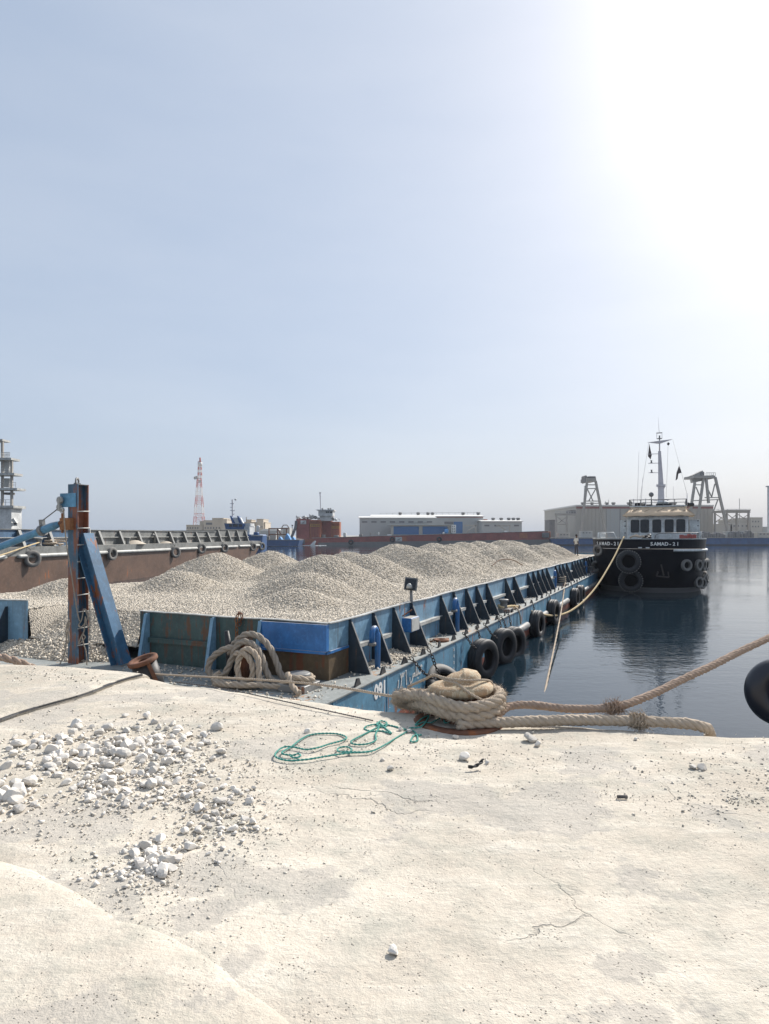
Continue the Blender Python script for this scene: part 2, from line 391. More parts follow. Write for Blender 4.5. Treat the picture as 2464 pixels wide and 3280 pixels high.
def spline(pts, step):
    """Catmull-Rom through pts, resampled evenly"""
    P = [Vector(p) for p in pts]; P = [P[0] * 2 - P[1]] + P + [P[-1] * 2 - P[-2]]
    out = []
    for i in range(1, len(P) - 2):
        a, b, c, d = P[i - 1:i + 3]; n = max(2, int((c - b).length / step * 2))
        for k in range(n):
            t = k / n
            out.append(0.5 * ((2 * b) + (c - a) * t + (2 * a - 5 * b + 4 * c - d) * t * t + (3 * b - a - 3 * c + d) * t ** 3))
    out.append(P[-2])
    res, acc = [out[0]], 0.0
    for p, q in zip(out, out[1:]):
        acc += (q - p).length
        if acc >= step: res.append(q); acc = 0.0
    if (res[-1] - out[-1]).length > step * 0.3: res.append(out[-1])
    return res
def rope_mb(pts, rad, strands=3, pitch=None, step=None, n=6, mb=None, wob=0.0):
    """laid rope: strands wound round the path"""
    pitch = pitch or rad * 7; step = step or min(rad * 0.8, 0.05)
    path = spline(pts, step); mb = mb or MB(); m = len(path); a = None; fr = []
    for i, p in enumerate(path):
        d = (path[min(i + 1, m - 1)] - path[max(i - 1, 0)]).normalized()
        if a is None: a = _frame(d)[0]
        a = a - d * a.dot(d); a = a.normalized() if a.length > 1e-6 else _frame(d)[0]
        fr.append((a.copy(), d.cross(a)))
    for s in range(strands):
        sp = []
        for i, p in enumerate(path):
            t = 2 * math.pi * (i * step / pitch + s / strands)
            k = rad * (0.50 + wob * math.sin(i * 0.9 + s * 2))
            sp.append(p + (fr[i][0] * math.cos(t) + fr[i][1] * math.sin(t)) * k)
        mb.tube(sp, rad * 0.56, n)
    return mb, path
def fuzz(path, rad, count, length, name, mat, parent):
    """frayed fibres standing off a rope"""
    mb = MB()
    for _ in range(count):
        i = random.randrange(len(path)); p = path[i]
        d = Vector((random.gauss(0, 1), random.gauss(0, 1), random.gauss(0, 1))).normalized()
        q = p + d * rad * 0.92; l = length * random.uniform(0.3, 1.0)
        e = (d + Vector((random.gauss(0, 0.6), random.gauss(0, 0.6), random.gauss(-0.2, 0.6)))).normalized()
        s = e.cross(Vector((random.random(), random.random(), random.random()))).normalized() * 0.0016
        mid = q + e * l * 0.5; tip = mid + (e + Vector((random.gauss(0, .5), random.gauss(0, .5), random.gauss(-.3, .5)))).normalized() * l * 0.5
        mb.add([q - s, q + s, mid + s, mid - s, tip], [(0, 1, 2, 3), (3, 2, 4)])
    return stuff(mb.build(name, mat, parent))
def rope(name, label, pts, rad, mat, strands=3, group=None, fz=0, fl=0.03, cat='rope', **kw):
    P = [Vector(p) for p in pts]; base = P[0].copy()
    mb, path = rope_mb([p - base for p in P], rad, strands, **kw)
    o = mb.build(name, mat); o.location = base; tag(o, label, cat, group)
    if fz: fuzz(path, rad, fz, fl, 'frayed_fibre', mat, o)
    return o

def pebble_mesh(name, pos, size, tone, mat, seed=0, flat=0.75, squash=True):
    """many small broken stones as one mesh: jittered octahedra"""
    rg = np.random.default_rng(seed); n = len(pos)
    base = np.array([(1, 0, 0), (-1, 0, 0), (0, 1, 0), (0, -1, 0), (0, 0, 1), (0, 0, -1)], float)
    tri = np.array([(0, 2, 4), (2, 1, 4), (1, 3, 4), (3, 0, 4), (2, 0, 5), (1, 2, 5), (3, 1, 5), (0, 3, 5)])
    v = base[None] * (1 + rg.uniform(-.35, .35, (n, 6, 1))) + rg.uniform(-.3, .3, (n, 6, 3))
    v *= rg.uniform(0.6, 1.15, (n, 1, 3))
    q = rg.normal(size=(n, 4)); q /= np.linalg.norm(q, axis=1, keepdims=True)
    a, b, c, d = q.T
    M = np.stack([1 - 2 * (c * c + d * d), 2 * (b * c - a * d), 2 * (b * d + a * c), 2 * (b * c + a * d), 1 - 2 * (b * b + d * d), 2 * (c * d - a * b),
                  2 * (b * d - a * c), 2 * (c * d + a * b), 1 - 2 * (b * b + c * c)], 1).reshape(n, 3, 3)
    v = np.einsum('nij,nkj->nki', M, v); v[:, :, 2] *= flat
    v = v * size[:, None, None] + pos[:, None, :]
    me = bpy.data.meshes.new(name)
    me.vertices.add(n * 6); me.vertices.foreach_set('co', v.reshape(-1).astype(np.float32))
    f = (tri[None] + (np.arange(n) * 6)[:, None, None]).reshape(-1)
    me.loops.add(n * 24); me.loops.foreach_set('vertex_index', f.astype(np.int32))
    me.polygons.add(n * 8); me.polygons.foreach_set('loop_start', np.arange(0, n * 24, 3, dtype=np.int32))
    me.polygons.foreach_set('loop_total', np.full(n * 8, 3, np.int32))
    at_ = me.attributes.new('tone', 'FLOAT', 'POINT'); at_.data.foreach_set('value', np.repeat(tone, 6).astype(np.float32))
    me.materials.append(MATS[mat]); me.update(calc_edges=True); me.validate()
    return me

def text_mesh(txt, size, mat, parent, M, name='lettering', bold=0.0, thick=0.004):
    cu = bpy.data.curves.new(name, 'FONT'); cu.body = txt; cu.size = size; cu.extrude = thick; cu.offset = bold
    cu.align_x = 'CENTER'; cu.align_y = 'CENTER'; cu.resolution_u = 3
    tmp = bpy.data.objects.new(name, cu); COL.objects.link(tmp)
    dg = bpy.context.evaluated_depsgraph_get(); me = bpy.data.meshes.new_from_object(tmp.evaluated_get(dg))
    bpy.data.objects.remove(tmp)
    me.materials.clear(); me.materials.append(MATS[mat])
    o = link(name, me, parent); o.matrix_local = M; return o

# ------------------------------------------------------------------ setting: water, quay, far shore
wm = MB(); wm.add([(-3000, -40, 0), (3000, -40, 0), (3000, 300, 0), (-3000, 300, 0)], [(0, 1, 2, 3)])
struct(wm.build('water', 'harbour_water'))

EX = [-40, -16, -12, -8, -4.75, -3.93, -3.03, -2.73, -2.3, -1.23, -0.5, 0.02, 0.66, 1.14, 1.79, 2.52, 3.14, 6, 12, 40]
EY = [19.5, 11.6, 10.5, 9.3, 8.12, 7.98, 7.68, 7.56, 7.23, 6.79, 6.40, 6.16, 6.02, 5.82, 5.64, 5.46, 5.35, 4.7, 3.2, -3.0]
def edge(x): return np.interp(x, EX, EY)
def joint(y): return -2.75 + 0.301 * (np.minimum(y, 7.5) - 7.35) + 0.03 * np.sin(y * 5.1)
def sheet(name, fx, fy, ns, nt, amp, lift, drop, back=0.35, warp=None, seed=0):
    """ground slab as a fine uneven grid with a skirt"""
    s, t = np.meshgrid(np.linspace(0, 1, ns), np.linspace(0, 1, nt), indexing='ij')
    X, Y = fx(s, t), None
    for _ in range(4):
        Y = fy(s, t, X); X = fx(s, t, Y)
    Z = QUAY + lift + amp * (fbm(X * 1.1, Y * 1.1, 4, seed) * 1.6 + fbm(X * 6, Y * 6, 4, seed + 9) * 0.55)
    if warp is not None: Z = Z + warp(X, Y, s, t)
    v = np.stack([X, Y, Z], -1).reshape(-1, 3); idx = np.arange(ns * nt).reshape(ns, nt)
    f = np.stack([idx[:-1, :-1], idx[1:, :-1], idx[1:, 1:], idx[:-1, 1:]], -1).reshape(-1, 4)
    ring = np.concatenate([idx[:, 0], idx[-1, 1:], idx[::-1, -1][1:], idx[0, ::-1][1:]])
    low = v[ring].copy(); low[:, 2] = drop
    k = len(v); v = np.concatenate([v, low]); r = np.arange(len(ring)); r2 = (r + 1) % len(ring)
    f = np.concatenate([f, np.stack([ring[r], ring[r2], k + r2, k + r], -1)])
    me = bpy.data.meshes.new(name); me.from_pydata(v.tolist(), [], f.tolist())
    sm = np.zeros(len(f), bool); sm[:(ns - 1) * (nt - 1)] = True
    me.polygons.foreach_set('use_smooth', sm); me.materials.append(MATS['quay_concrete']); me.update()
    o = link(name, me); bm = bmesh.new(); bm.from_mesh(me); bmesh.ops.recalc_face_normals(bm, faces=bm.faces); bm.to_mesh(me); bm.free()
    return struct(o)
def worn(X, Y, s, t):                                     # broken, rounded quay lip
    d = edge(X) - Y
    return -0.085 * np.exp(-d / 0.07) - 0.02 * np.exp(-d / 0.3)
def chip(X): return edge(X) - 0.05 * np.abs(fbm(X * 3.0, X * 0 + 3.3, 4, 5)) * 2
sheet('quay', lambda s, t, Y=None: -22 + 44 * (0.5 + 4 * (s - 0.5) ** 3 * 0.62 + 0.38 * (s - 0.5)), lambda s, t, X: -8 + (chip(X) + 8) * (1 - (1 - t) ** 1.35), 420, 420, 0.030, 0, -3.0, warp=worn, seed=1)
sheet('quay_slab', lambda s, t, Y=None: -18 + (joint(Y if Y is not None else 0 * s + 5) + 18) * (1 - (1 - s) ** 1.8),
      lambda s, t, X: -8 + (chip(X) - 0.01 + 8) * (1 - (1 - t) ** 1.35), 170, 220, 0.018, 0.055, 0.6, warp=lambda X, Y, s, t: worn(X, Y, s, t) * 0.8 - 0.02 * np.exp(-(joint(Y) - X) / 0.05), seed=3)
def nb(X): return np.interp(X, [-9, -4, -1.92, -1.31, -0.726, -0.3, 0.5], [8.0, 4.5, 3.27, 2.90, 2.53, 2.22, 1.7]) + 0.03 * np.sin(X * 7) + 0.05 * fbm(X * 2, X * 0, 4, 4)
sheet('quay_slab.001', lambda s, t, Y=None: -3.9 + s * 4.3, lambda s, t, X: -2 + (nb(X) + 2) * (1 - (1 - t) ** 1.5), 200, 160, 0.020, 0.012, 1.9,
      warp=lambda X, Y, s, t: 0.03 * np.clip((0.35 - X) / 1.3, 0, 1) - 0.02 - 0.03 * np.exp(-(nb(X) - Y) / 0.05), seed=6)

js = MB()
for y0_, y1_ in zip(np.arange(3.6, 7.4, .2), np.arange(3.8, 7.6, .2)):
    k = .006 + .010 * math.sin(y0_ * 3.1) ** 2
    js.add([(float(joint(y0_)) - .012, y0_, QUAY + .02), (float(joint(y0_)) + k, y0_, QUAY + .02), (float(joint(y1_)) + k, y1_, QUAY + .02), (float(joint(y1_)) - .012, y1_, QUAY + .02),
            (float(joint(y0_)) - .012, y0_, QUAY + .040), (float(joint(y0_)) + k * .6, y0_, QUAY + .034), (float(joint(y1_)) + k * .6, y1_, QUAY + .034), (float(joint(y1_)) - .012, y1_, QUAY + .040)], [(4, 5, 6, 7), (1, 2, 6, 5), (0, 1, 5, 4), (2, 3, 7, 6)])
struct(js.build('joint_shade', 'black_steel'))  # added dark strip: shadow line under the raised slab's edge, done as colour
gl = MB(); gl.rng(-2500, 2500, 258, 5000, -3, 1.9); struct(gl.build('ground', 'far_land'))

# loose stones on the quay -------------------------------------------------------------
def ground_z(x, y):
    z = QUAY + 0.03 * (fbm(np.array([x * 1.1]), np.array([y * 1.1]), 4, 1)[0] * 1.6)
    if x < joint(np.array([y]))[0]: z += 0.055
    return z
def stone_mesh(seed):
    rg = random.Random(seed); bm = bmesh.new()
    bmesh.ops.create_icosphere(bm, subdivisions=2, radius=1)
    cuts = [(Vector((rg.gauss(0, 1), rg.gauss(0, 1), rg.gauss(0, 1))).normalized(), rg.uniform(0.5, 0.85)) for _ in range(9)]
    for v in bm.verts:
        for nrm, d in cuts:
            e = v.co.dot(nrm) - d
            if e > 0: v.co -= nrm * e
        v.co *= 1 + rg.uniform(-.03, .03)
        v.co.x *= 1.15; v.co.z *= 0.8
    me = bpy.data.meshes.new('loose_stone'); bm.to_mesh(me); bm.free()
    a = me.attributes.new('tone', 'FLOAT', 'POINT'); a.data.foreach_set('value', [rg.uniform(0.25, 1.0)] * len(me.vertices))
    me.materials.append(MATS['stone_white']); return me
STONES = [stone_mesh(k) for k in range(14)]
clusters = [  # photograph pixel centre, spread, number, size in metres
    (390, 2385, 150, 42, 92, .052), (200, 2420, 110, 36, 40, .052), (560, 2400, 75, 40, 30, .045), (40, 2560, 45, 32, 14, .055),
    (400, 2500, 110, 26, 26, .042), (330, 2545, 80, 22, 16, .045), (680, 2560, 70, 40, 20, .034), (700, 2640, 60, 60, 14, .034),
    (490, 2745, 36, 30, 26, .040), (390, 2795, 50, 26, 14, .026), (110, 2640, 80, 30, 10, .04), (260, 2610, 60, 25, 8, .036), (90, 2190, 60, 20, 8, .035)]
placed = []
def put_stone(px, py, size, label, group=None, tilt=True):
    p = on(px, py, QUAY + 0.01); k = random.randrange(len(STONES))
    if p.y > edge(np.array([p.x]))[0] - 0.08: return None
    s = size * random.uniform(0.85, 1.4) * 0.62
    o = link('loose_stone', STONES[k], None, (p.x, p.y, ground_z(p.x, p.y) + s * 0.42), (random.uniform(-.4, .4), random.uniform(-.4, .4), random.uniform(0, 6.28)), (s, s, s * random.uniform(.8, 1.15)))
    placed.append((p.x, p.y, s)); return tag(o, label, 'stone', group)
nst = 0
SL = ['pale broken stone in the dense spread below the dark slab joint', 'pale broken stone in the spread close beside the dark slab joint', 'pale stone at the thinning edge of the spread towards the green twine', 'stone of the small clump at the frame edge between the slabs',
      'stone in the loose band just below the dense spread', 'stone in the short row below the loose band', 'stone of the loose patch between the dense spread and the bare concrete', 'stone of the sparse trail running on from the loose patch', 'stone in the compact little pile nearest the smooth bright slab', 'small stone scattered beside the compact little pile', 'stone scattered above the edge of the smooth bright slab', 'stone lying alone between the short row and the compact pile', 'stone lying on the raised slab beyond the dark joint']
for ci, (cx_, cy_, sx_, sy_, n_, sz_) in enumerate(clusters):
    k = 0
    for _ in range(n_ * 12):
        if k >= n_ or nst >= 282: break
        x, y = random.gauss(cx_, sx_), random.gauss(cy_, sy_)
        if x < -20 or y < 2290 + (0 if x > 380 else (380 - x) * 0.20) and cy_ > 2250: continue
        p = on(x, y, QUAY); s = sz_ * random.choice((0.7, 0.85, 1, 1, 1.25))
        if any((p.x - a) ** 2 + (p.y - b) ** 2 < (s * .30 + c * .62) ** 2 for a, b, c in placed): continue
        if put_stone(x, y, s, SL[ci], SL[ci]): k += 1; nst += 1
for x, y, s, lab in [(1700, 2368, .085, 'largest white stone lying on the quay in front of the rope splice'),
                     (1722, 2383, .055, 'white stone touching the largest one in front of the rope splice'),
                     (1487, 2423, .075, 'pale rounded stone on the quay beside a dark curved scrap'),
                     (1560, 2437, .05, 'small grey stone to the right of the dark curved scrap'),
                     (1250, 2458, .055, 'white split stone on the quay below the green twine end'),
                     (1226, 2430, .042, 'small pale stone on the quay near the long green twine strand'),
                     (2036, 2366, .045, 'small grey stone on bare concrete near the frayed rope end'),
                     (2222, 2462, .06, 'left stone of a pale pair on bare concrete'), (2250, 2465, .058, 'right stone of a pale pair on bare concrete'),
                     (1262, 3037, .042, 'lone grey stone on the bright bare concrete, nothing else beside it'),
                     (1284, 2340, .05, 'small white stone in the shadow of the bollard'), (1310, 2345, .055, 'grey stone beside the green twine knot in shadow'),
                     (1460, 2360, .06, 'white stone on the rusty base ring of the bollard'), (985, 2345, .05, 'dark grey stone beyond the left end of the green twine')]:
    put_stone(x, y, s * .72, lab)
# smaller stones and grit
bp_, bs_, bt_ = [], [], []
gp, gs, gt = [], [], []
def strew(px, py, sx, sy, n, s0, s1):
    xs, ys = RNG.normal(px, sx, n), RNG.normal(py, sy, n)
    for x, y in zip(xs, ys):
        if y < 2125: continue
        p = on(x, y, QUAY)
        if p.y > edge(np.array([p.x]))[0] - 0.05 or abs(p.x) > 6: continue
        s = RNG.uniform(s0, s1) * RNG.choice([.6, .8, 1, 1.3]); gp.append((p.x, p.y, ground_z(p.x, p.y) + s * 0.25)); gs.append(s); gt.append(RNG.uniform(0, 1))
for c in clusters: strew(c[0], c[1] + 12, c[2] * 1.4, c[3] * 1.6, c[4] * 10, .004, .013)
for c in clusters[:10]:
    for x, y in zip(RNG.normal(c[0], c[2] * 1.05, c[4] * 3), RNG.normal(c[1] + 8, c[3] * 1.15, c[4] * 3)):
        if y < 2300 + (0 if x > 380 else (380 - x) * 0.20) or x < -20: continue
        p = on(x, y, QUAY); s = RNG.uniform(.011, .022); bp_.append((p.x, p.y, ground_z(p.x, p.y) + s * .4)); bs_.append(s); bt_.append(RNG.uniform(.3, 1))
tag(link('broken_stone', pebble_mesh('broken_stone', np.array(bp_), np.array(bs_), np.array(bt_), 'stone_white', 15)), 'small broken stones filling in between the larger pale ones', 'stones', kind='stuff')
strew(850, 2450, 220, 90, 900, .003, .009); strew(700, 2620, 180, 90, 900, .003, .008); strew(400, 2850, 200, 80, 500, .003, .008)
strew(2350, 2520, 130, 60, 450, .004, .011); strew(1900, 2480, 330, 90, 900, .003, .007); strew(150, 2185, 120, 25, 200, .006, .014)
strew(1350, 2400, 250, 40, 500, .004, .01); strew(900, 2270, 250, 30, 300, .004, .01)
xs = RNG.uniform(-2.4, 3.4, 1500); ys = RNG.uniform(1.5, 6.2, 1500)
for x, y in zip(xs, ys):
    if y < edge(np.array([x]))[0] - 0.06: s = RNG.uniform(.0015, .0055); gp.append((x, y, ground_z(x, y) + s * .2)); gs.append(s); gt.append(RNG.uniform(0, .8))
o = link('stone_chips', pebble_mesh('stone_chips', np.array(gp), np.array(gs), np.array(gt), 'grit_stone', 5))
tag(o, 'small stone chips and grit scattered all over the pale quay', 'grit', kind='stuff')
# scraps
mb, _ = rope_mb([(0, 0, .012), (.04, .005, .012), (.085, .03, .025), (.11, .06, .045)], .012, 2)
o = mb.build('rubber_scrap', 'black_steel'); o.location = on(1500, 2462, QUAY + .01); tag(o, 'dark curved scrap lying on the quay near pale stones', 'scrap')
mb = MB(); mb.tube([(0, 0, .014), (.06, .004, .014)], .011, 8); o = mb.build('pipe_scrap', 'cord_dark'); o.location = on(1978, 2560, QUAY + .005); tag(o, 'short dark pipe stub lying on bare concrete', 'scrap')

# ------------------------------------------------------------------ the loaded barge
TH = 23.8
C0 = Vector((-0.99, 11.64, 0)); AX = Vector((math.sin(R(TH)), math.cos(R(TH)), 0)); SX = Vector((AX.y, -AX.x, 0))
def bw(v, u, z): return C0 + SX * v + AX * u + Vector((0, 0, z))      # barge (starboard, aft, up) -> world
def bl(p):                                                            # world -> barge
    d = Vector((p[0], p[1], 0)) - C0; return Vector((d.dot(SX), d.dot(AX), p[2]))
BARGE = thing('gravel_barge', 'blue rusty hopper barge loaded with gravel heaps, its bow against the quay', 'barge', C0, -R(TH))
VS, VP, UF, UA, TOP = 0.72, -12.75, -2.3, 51.0, 2.19
h = MB()
ys = [UF, UF + 1.6] + list(np.arange(1.0, UA, 2.0)) + [UA]
sec = []
for y in ys:
    rk = max(0.0, 1 - (y - UF) / 3.2)
    zb = -1.0 + 1.7 * rk
    sec.append([(VS, y, DECK), (VS, y, 0.42 if zb < .4 else zb + .02), (VS, y, zb), (VP, y, zb), (VP, y, 0.42 if zb < .4 else zb + .02), (VP, y, DECK)])
vs_ = [p for s in sec for p in s]; fs_ = []
for i in range(len(sec) - 1):
    for k in range(5): fs_.append((i * 6 + k, i * 6 + k + 1, (i + 1) * 6 + k + 1, (i + 1) * 6 + k))
    fs_.append((i * 6 + 5, i * 6, (i + 1) * 6, (i + 1) * 6 + 5))
fs_ += [tuple(range(6)), tuple((len(sec) - 1) * 6 + k for k in range(6))]
h.add(vs_, fs_); h.build('hull', 'barge_hull_paint', BARGE)
d = MB(); d.rng(VP - .02, VS + .025, UF - .03, UA, DECK + .002, DECK + .025); d.build('deck', 'deck_paint', BARGE)
for i, y in enumerate(np.arange(-1.2, 40, 2.12)):                     # plate butt straps on the side
    s = MB(); s.rng(VS, VS + .012, y, y + .06, 0.44, DECK); s.build('butt_strap', 'barge_hull_paint', BARGE)
for y0, y1 in [(10.9, 13.7), (15.3, 17.6), (19.0, 23.6), (28.4, 33), (33.4, 40), (40.4, 50)]:
    s = MB(); s.tube([(VS + .02, y0, .5), (VS + .02, y0 + .12, .5), (VS + .02, y1 - .12, .5), (VS + .02, y1, .5)], [.06, .12, .12, .06], 12); s.build('rub_rail', 'grey_steel', BARGE)

def wavy_plate(p0, p1, z0, z1, th, nrm, name, mat, amp=.018, seg=.25, seed=0, fl=.075):
    """coaming plate between two plan points with a dented top edge and a flange along it"""
    p0, p1 = Vector((*p0, 0)), Vector((*p1, 0)); L = (p1 - p0).length; n = max(3, int(L / seg)); nrm = Vector((*nrm, 0))
    m, fm = MB(), MB(); A, B, F = [], [], []
    for i in range(n + 1):
        t = i / n; q = p0.lerp(p1, t); wz = amp * 2 * float(fbm(np.array([t * L * .9]), np.array([seed * 3.7]), 4, seed)[0])
        wx = amp * 1.6 * float(fbm(np.array([t * L * .7 + 40]), np.array([seed * 1.7]), 3, seed)[0])
        A.append([q + Vector((0, 0, z0)), q + nrm * wx * .4 + Vector((0, 0, (z0 + z1) / 2)), q + nrm * wx + Vector((0, 0, z1 + wz))])
    vs = [];
    for r in A: vs += [k for k in r] + [k - nrm * th for k in r]
    fs = []
    for i in range(n):
        a, b = i * 6, (i + 1) * 6
        fs += [(a, a + 1, b + 1, b), (a + 1, a + 2, b + 2, b + 1), (a + 5, a + 4, b + 4, b + 5), (a + 4, a + 3, b + 3, b + 4), (a + 2, a + 5, b + 5, b + 2), (a + 3, a, b, b + 3)]
    fs += [(0, 3, 4, 1), (1, 4, 5, 2), (n * 6, n * 6 + 1, n * 6 + 4, n * 6 + 3), (n * 6 + 1, n * 6 + 2, n * 6 + 5, n * 6 + 4)]
    m.add(vs, fs); o = m.build(name, mat, BARGE)
    vs = []
    for r in A:
        q = r[2]; vs += [q + nrm * fl * .45, q + nrm * fl * .45 + Vector((0, 0, .018)), q - nrm * fl * .6 + Vector((0, 0, .02)), q - nrm * fl * .6]
    fs = []
    for i in range(n): fs += [(i * 4 + k, i * 4 + (k + 1) % 4, i * 4 + 4 + (k + 1) % 4, i * 4 + 4 + k) for k in range(4)]
    fs += [(0, 1, 2, 3), (n * 4 + 3, n * 4 + 2, n * 4 + 1, n * 4)]
    fm.add(vs, fs); fm.build('top_flange', 'pale_steel', o)
    return o
wavy_plate((0, 0), (0, 50), DECK + .025, TOP, .012, (1, 0), 'coaming', 'coaming_blue', .03, .25, 2)
wavy_plate((-12.03, 0), (-12.03, 50), DECK + .025, TOP - .2, .012, (-1, 0), 'coaming', 'coaming_blue', .03, .5, 3)
wavy_plate((-4.38, 0), (-0.004, 0), DECK + .025, TOP, .012, (0, -1), 'coaming', 'bow_plate', .028, .2, 4)
wavy_plate((-12.0, 0), (-7.69, 0), DECK + .025, TOP + .08, .012, (0, -1), 'coaming', 'coaming_blue', .02, .2, 6)
wavy_plate((-12.0, 50), (-0.02, 50), DECK + .025, TOP, .012, (0, 1), 'coaming', 'coaming_blue', .02, .5, 7)
# bright blue boxed corner of the bow coaming
c = MB(); c.rng(-1.36, .014, -.115, -.016, 1.70, 2.17); c.rng(-1.40, .05, -.16, -.014, 1.655, 1.70); c.build('corner_box', 'bright_blue', BARGE)
c = MB(); c.rng(-1.37, .006, -.03, -.014, DECK + .03, 1.65); c.build('corner_plate', 'rusty_plate', BARGE)
c = MB(); c.rng(.006, .018, -.03, .74, DECK + .03, 1.65); c.build('corner_plate', 'rusty_plate', BARGE)
c = MB(); c.rng(.016, .05, -.16, .70, 1.655, 1.70); c.build('ledge', 'bright_blue', BARGE)
GU = [.75, 1.8, 2.85, 3.9, 6.0, 7.1, 8.3, 9.4, 10.6, 13.2, 14.6, 17.2, 18.3, 19.4, 20.5, 21.6, 24.2, 25.4, 26.6, 28.0, 30.2, 31.4, 32.6, 34, 36, 37.2, 38.4, 40, 42, 43.5, 45, 47, 48.5]
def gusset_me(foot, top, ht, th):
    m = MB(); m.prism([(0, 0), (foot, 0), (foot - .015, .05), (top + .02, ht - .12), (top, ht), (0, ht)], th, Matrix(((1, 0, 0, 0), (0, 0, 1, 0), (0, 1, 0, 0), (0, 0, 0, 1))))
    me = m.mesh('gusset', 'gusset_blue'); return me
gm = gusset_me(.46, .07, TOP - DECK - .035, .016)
fmm = MB(); fmm.add([(.46, -.012, 0), (.46, .03, 0), (.07, .03, TOP - DECK - .10), (.07, -.012, TOP - DECK - .10), (.472, -.012, 0), (.472, .03, 0), (.082, .03, TOP - DECK - .09), (.082, -.012, TOP - DECK - .09)],
                    [(0, 1, 2, 3), (4, 7, 6, 5), (0, 4, 5, 1), (1, 5, 6, 2), (2, 6, 7, 3), (3, 7, 4, 0)])
fme = fmm.mesh('face_plate', 'grey_steel')
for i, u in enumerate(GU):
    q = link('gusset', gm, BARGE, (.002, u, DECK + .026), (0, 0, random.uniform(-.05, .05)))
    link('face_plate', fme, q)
    if i < len(GU) - 1:
        a, b_ = u + .04, GU[i + 1] - .03
        if i in (2,): continue
        s = MB(); s.rng(.003, .115, a + .06, b_ - random.choice((.05, .22)), 1.66, 1.675); s.rng(.10, .115, a + .06, b_ - .25, 1.60, 1.664); s.build('stiffener', 'pale_steel', BARGE)
for k, v in enumerate((-4.14, -2.48, -1.39)):
    m = MB(); m.prism([(0, 0), (.30, 0), (.10, TOP - DECK - .03), (0, TOP - DECK - .03)], .02, Matrix(((0, 0, 1, v), (-1, 0, 0, -.003), (0, 1, 0, DECK + .026), (0, 0, 0, 1))))
    m.bar((v + .01, -.31, DECK + .03), (v + .01, -.11, TOP - .02), .07, .014); m.build('bow_gusset', 'coaming_blue', BARGE)
m = MB(); m.rng(-4.08, -2.5, -.09, -.004, 1.66, 1.70); m.rng(-4.08, -2.5, -.09, -.075, 1.60, 1.665); m.build('stiffener', 'bow_plate', BARGE)
m = MB(); m.prism([(0, 0), (.5, 0), (.06, .95), (0, .95)], .02, Matrix(((0, 0, 1, -8.35), (-1, 0, 0, -.003), (0, 1, 0, DECK + .026), (0, 0, 0, 1)))); m.build('bow_gusset', 'gusset_blue', BARGE)

# gooseneck air pipes, switch box, floodlight
def gooseneck(v, u, hgt, rad):
    pts = [(0, 0, 0), (0, 0, hgt * .5), (0, 0, hgt - .14)] + [(-0.02, -.11 + .11 * math.cos(t), hgt - .14 + .13 * math.sin(t)) for t in np.linspace(.2, math.pi, 9)] + [(-.02, -.22, hgt - .30)]
    o = MB().tube(pts, rad, 12).build('air_pipe', 'bright_blue', BARGE); o.location = (v, u, DECK + .02)
    f = MB().tube([(-.02, -.22, hgt - .33), (-.02, -.22, hgt - .27)], rad * 1.5, 12).build('pipe_flange', 'grey_steel', o)
    return o
gooseneck(.34, 1.35, .80, .055); gooseneck(.30, 6.62, .88, .055); gooseneck(.30, 22.6, .85, .05); gooseneck(.30, 35, .85, .05)
b = MB(); b.rng(.12, .34, 3.12, 3.62, 1.62, 1.93); bx = b.build('switch_box', 'bright_blue', BARGE, .01)
MB().rng(.341, .356, 3.14, 3.60, 1.64, 1.91).build('box_door', 'pale_steel', bx); MB().bar((.1, 3.2, 1.96), (.28, 3.35, 2.10), .03, .02).build('box_lid', 'rusty_steel', bx); MB().rng(.0, .13, 3.2, 3.26, 1.66, 1.72).rng(.0, .13, 3.48, 3.54, 1.66, 1.72).build('box_bracket', 'gusset_blue', bx)
fl = MB().tube([(.02, 3.95, 1.9), (.02, 3.95, 2.5)], .04, 8).build('lamp_post', 'grey_steel', BARGE)
Mf = Matrix.Translation((.02, 3.93, 2.62)) @ Matrix.Rotation(R(-18), 4, 'X') @ Matrix.Rotation(R(20), 4, 'Z')
lb = MB(); lb.box((0, 0, 0), (.30, .05, .30), m=Mf.to_3x3().to_4x4()); 
lo = lb.build('lamp_housing', 'grey_steel', fl); lo.location = Mf.translation
MB().box((0, -.035, 0), (.25, .02, .25), m=Mf.to_3x3().to_4x4()).build('lamp_glass', 'dark_glass', lo)
MB().lathe([(.0, -.04), (.075, -.04), (.06, .04), (.02, .075), (0, .075)], 12, Matrix.Translation((0, -.10, -.05))).build('lamp_cap', 'pale_steel', lo)
# deck bollards (double bitts)
def bitt(parent, v, u, hgt=.36, rad=.13, name='deck_bollard', mat='grey_steel'):
    b0 = MB(); b0.rng(-.26, .26, -.26, .26, 0, .12); o = b0.build(name, mat, parent, .01); o.location = (v, u, DECK + .024)
    MB().lathe([(0, .12), (rad, .12), (rad * .92, .2), (rad * .92, hgt - .03), (rad * 1.25, hgt), (rad * 1.25, hgt + .05), (rad * 1.1, hgt + .065), (0, hgt + .065)], 18).build('bollard_head', mat, o)
    return o
bitt(BARGE, .36, 11.6); bitt(BARGE, .36, 24.3); bitt(BARGE, .36, 37)
# fender lugs on the deck edge
lug = MB(); lug.prism([(-.15, 0), (.15, 0), (.06, .12), (-.03, .13)], .03, Matrix(((0, 0, 1, -.015), (1, 0, 0, 0), (0, 1, 0, 0), (0, 0, 0, 1)))); lug = lug.mesh('fender_lug', 'black_steel')
for i in range(38): link('fender_lug', lug, BARGE, (VS - .07, -.17 + i * 1.072, DECK + .026), (0, 0, random.uniform(-.15, .15)))
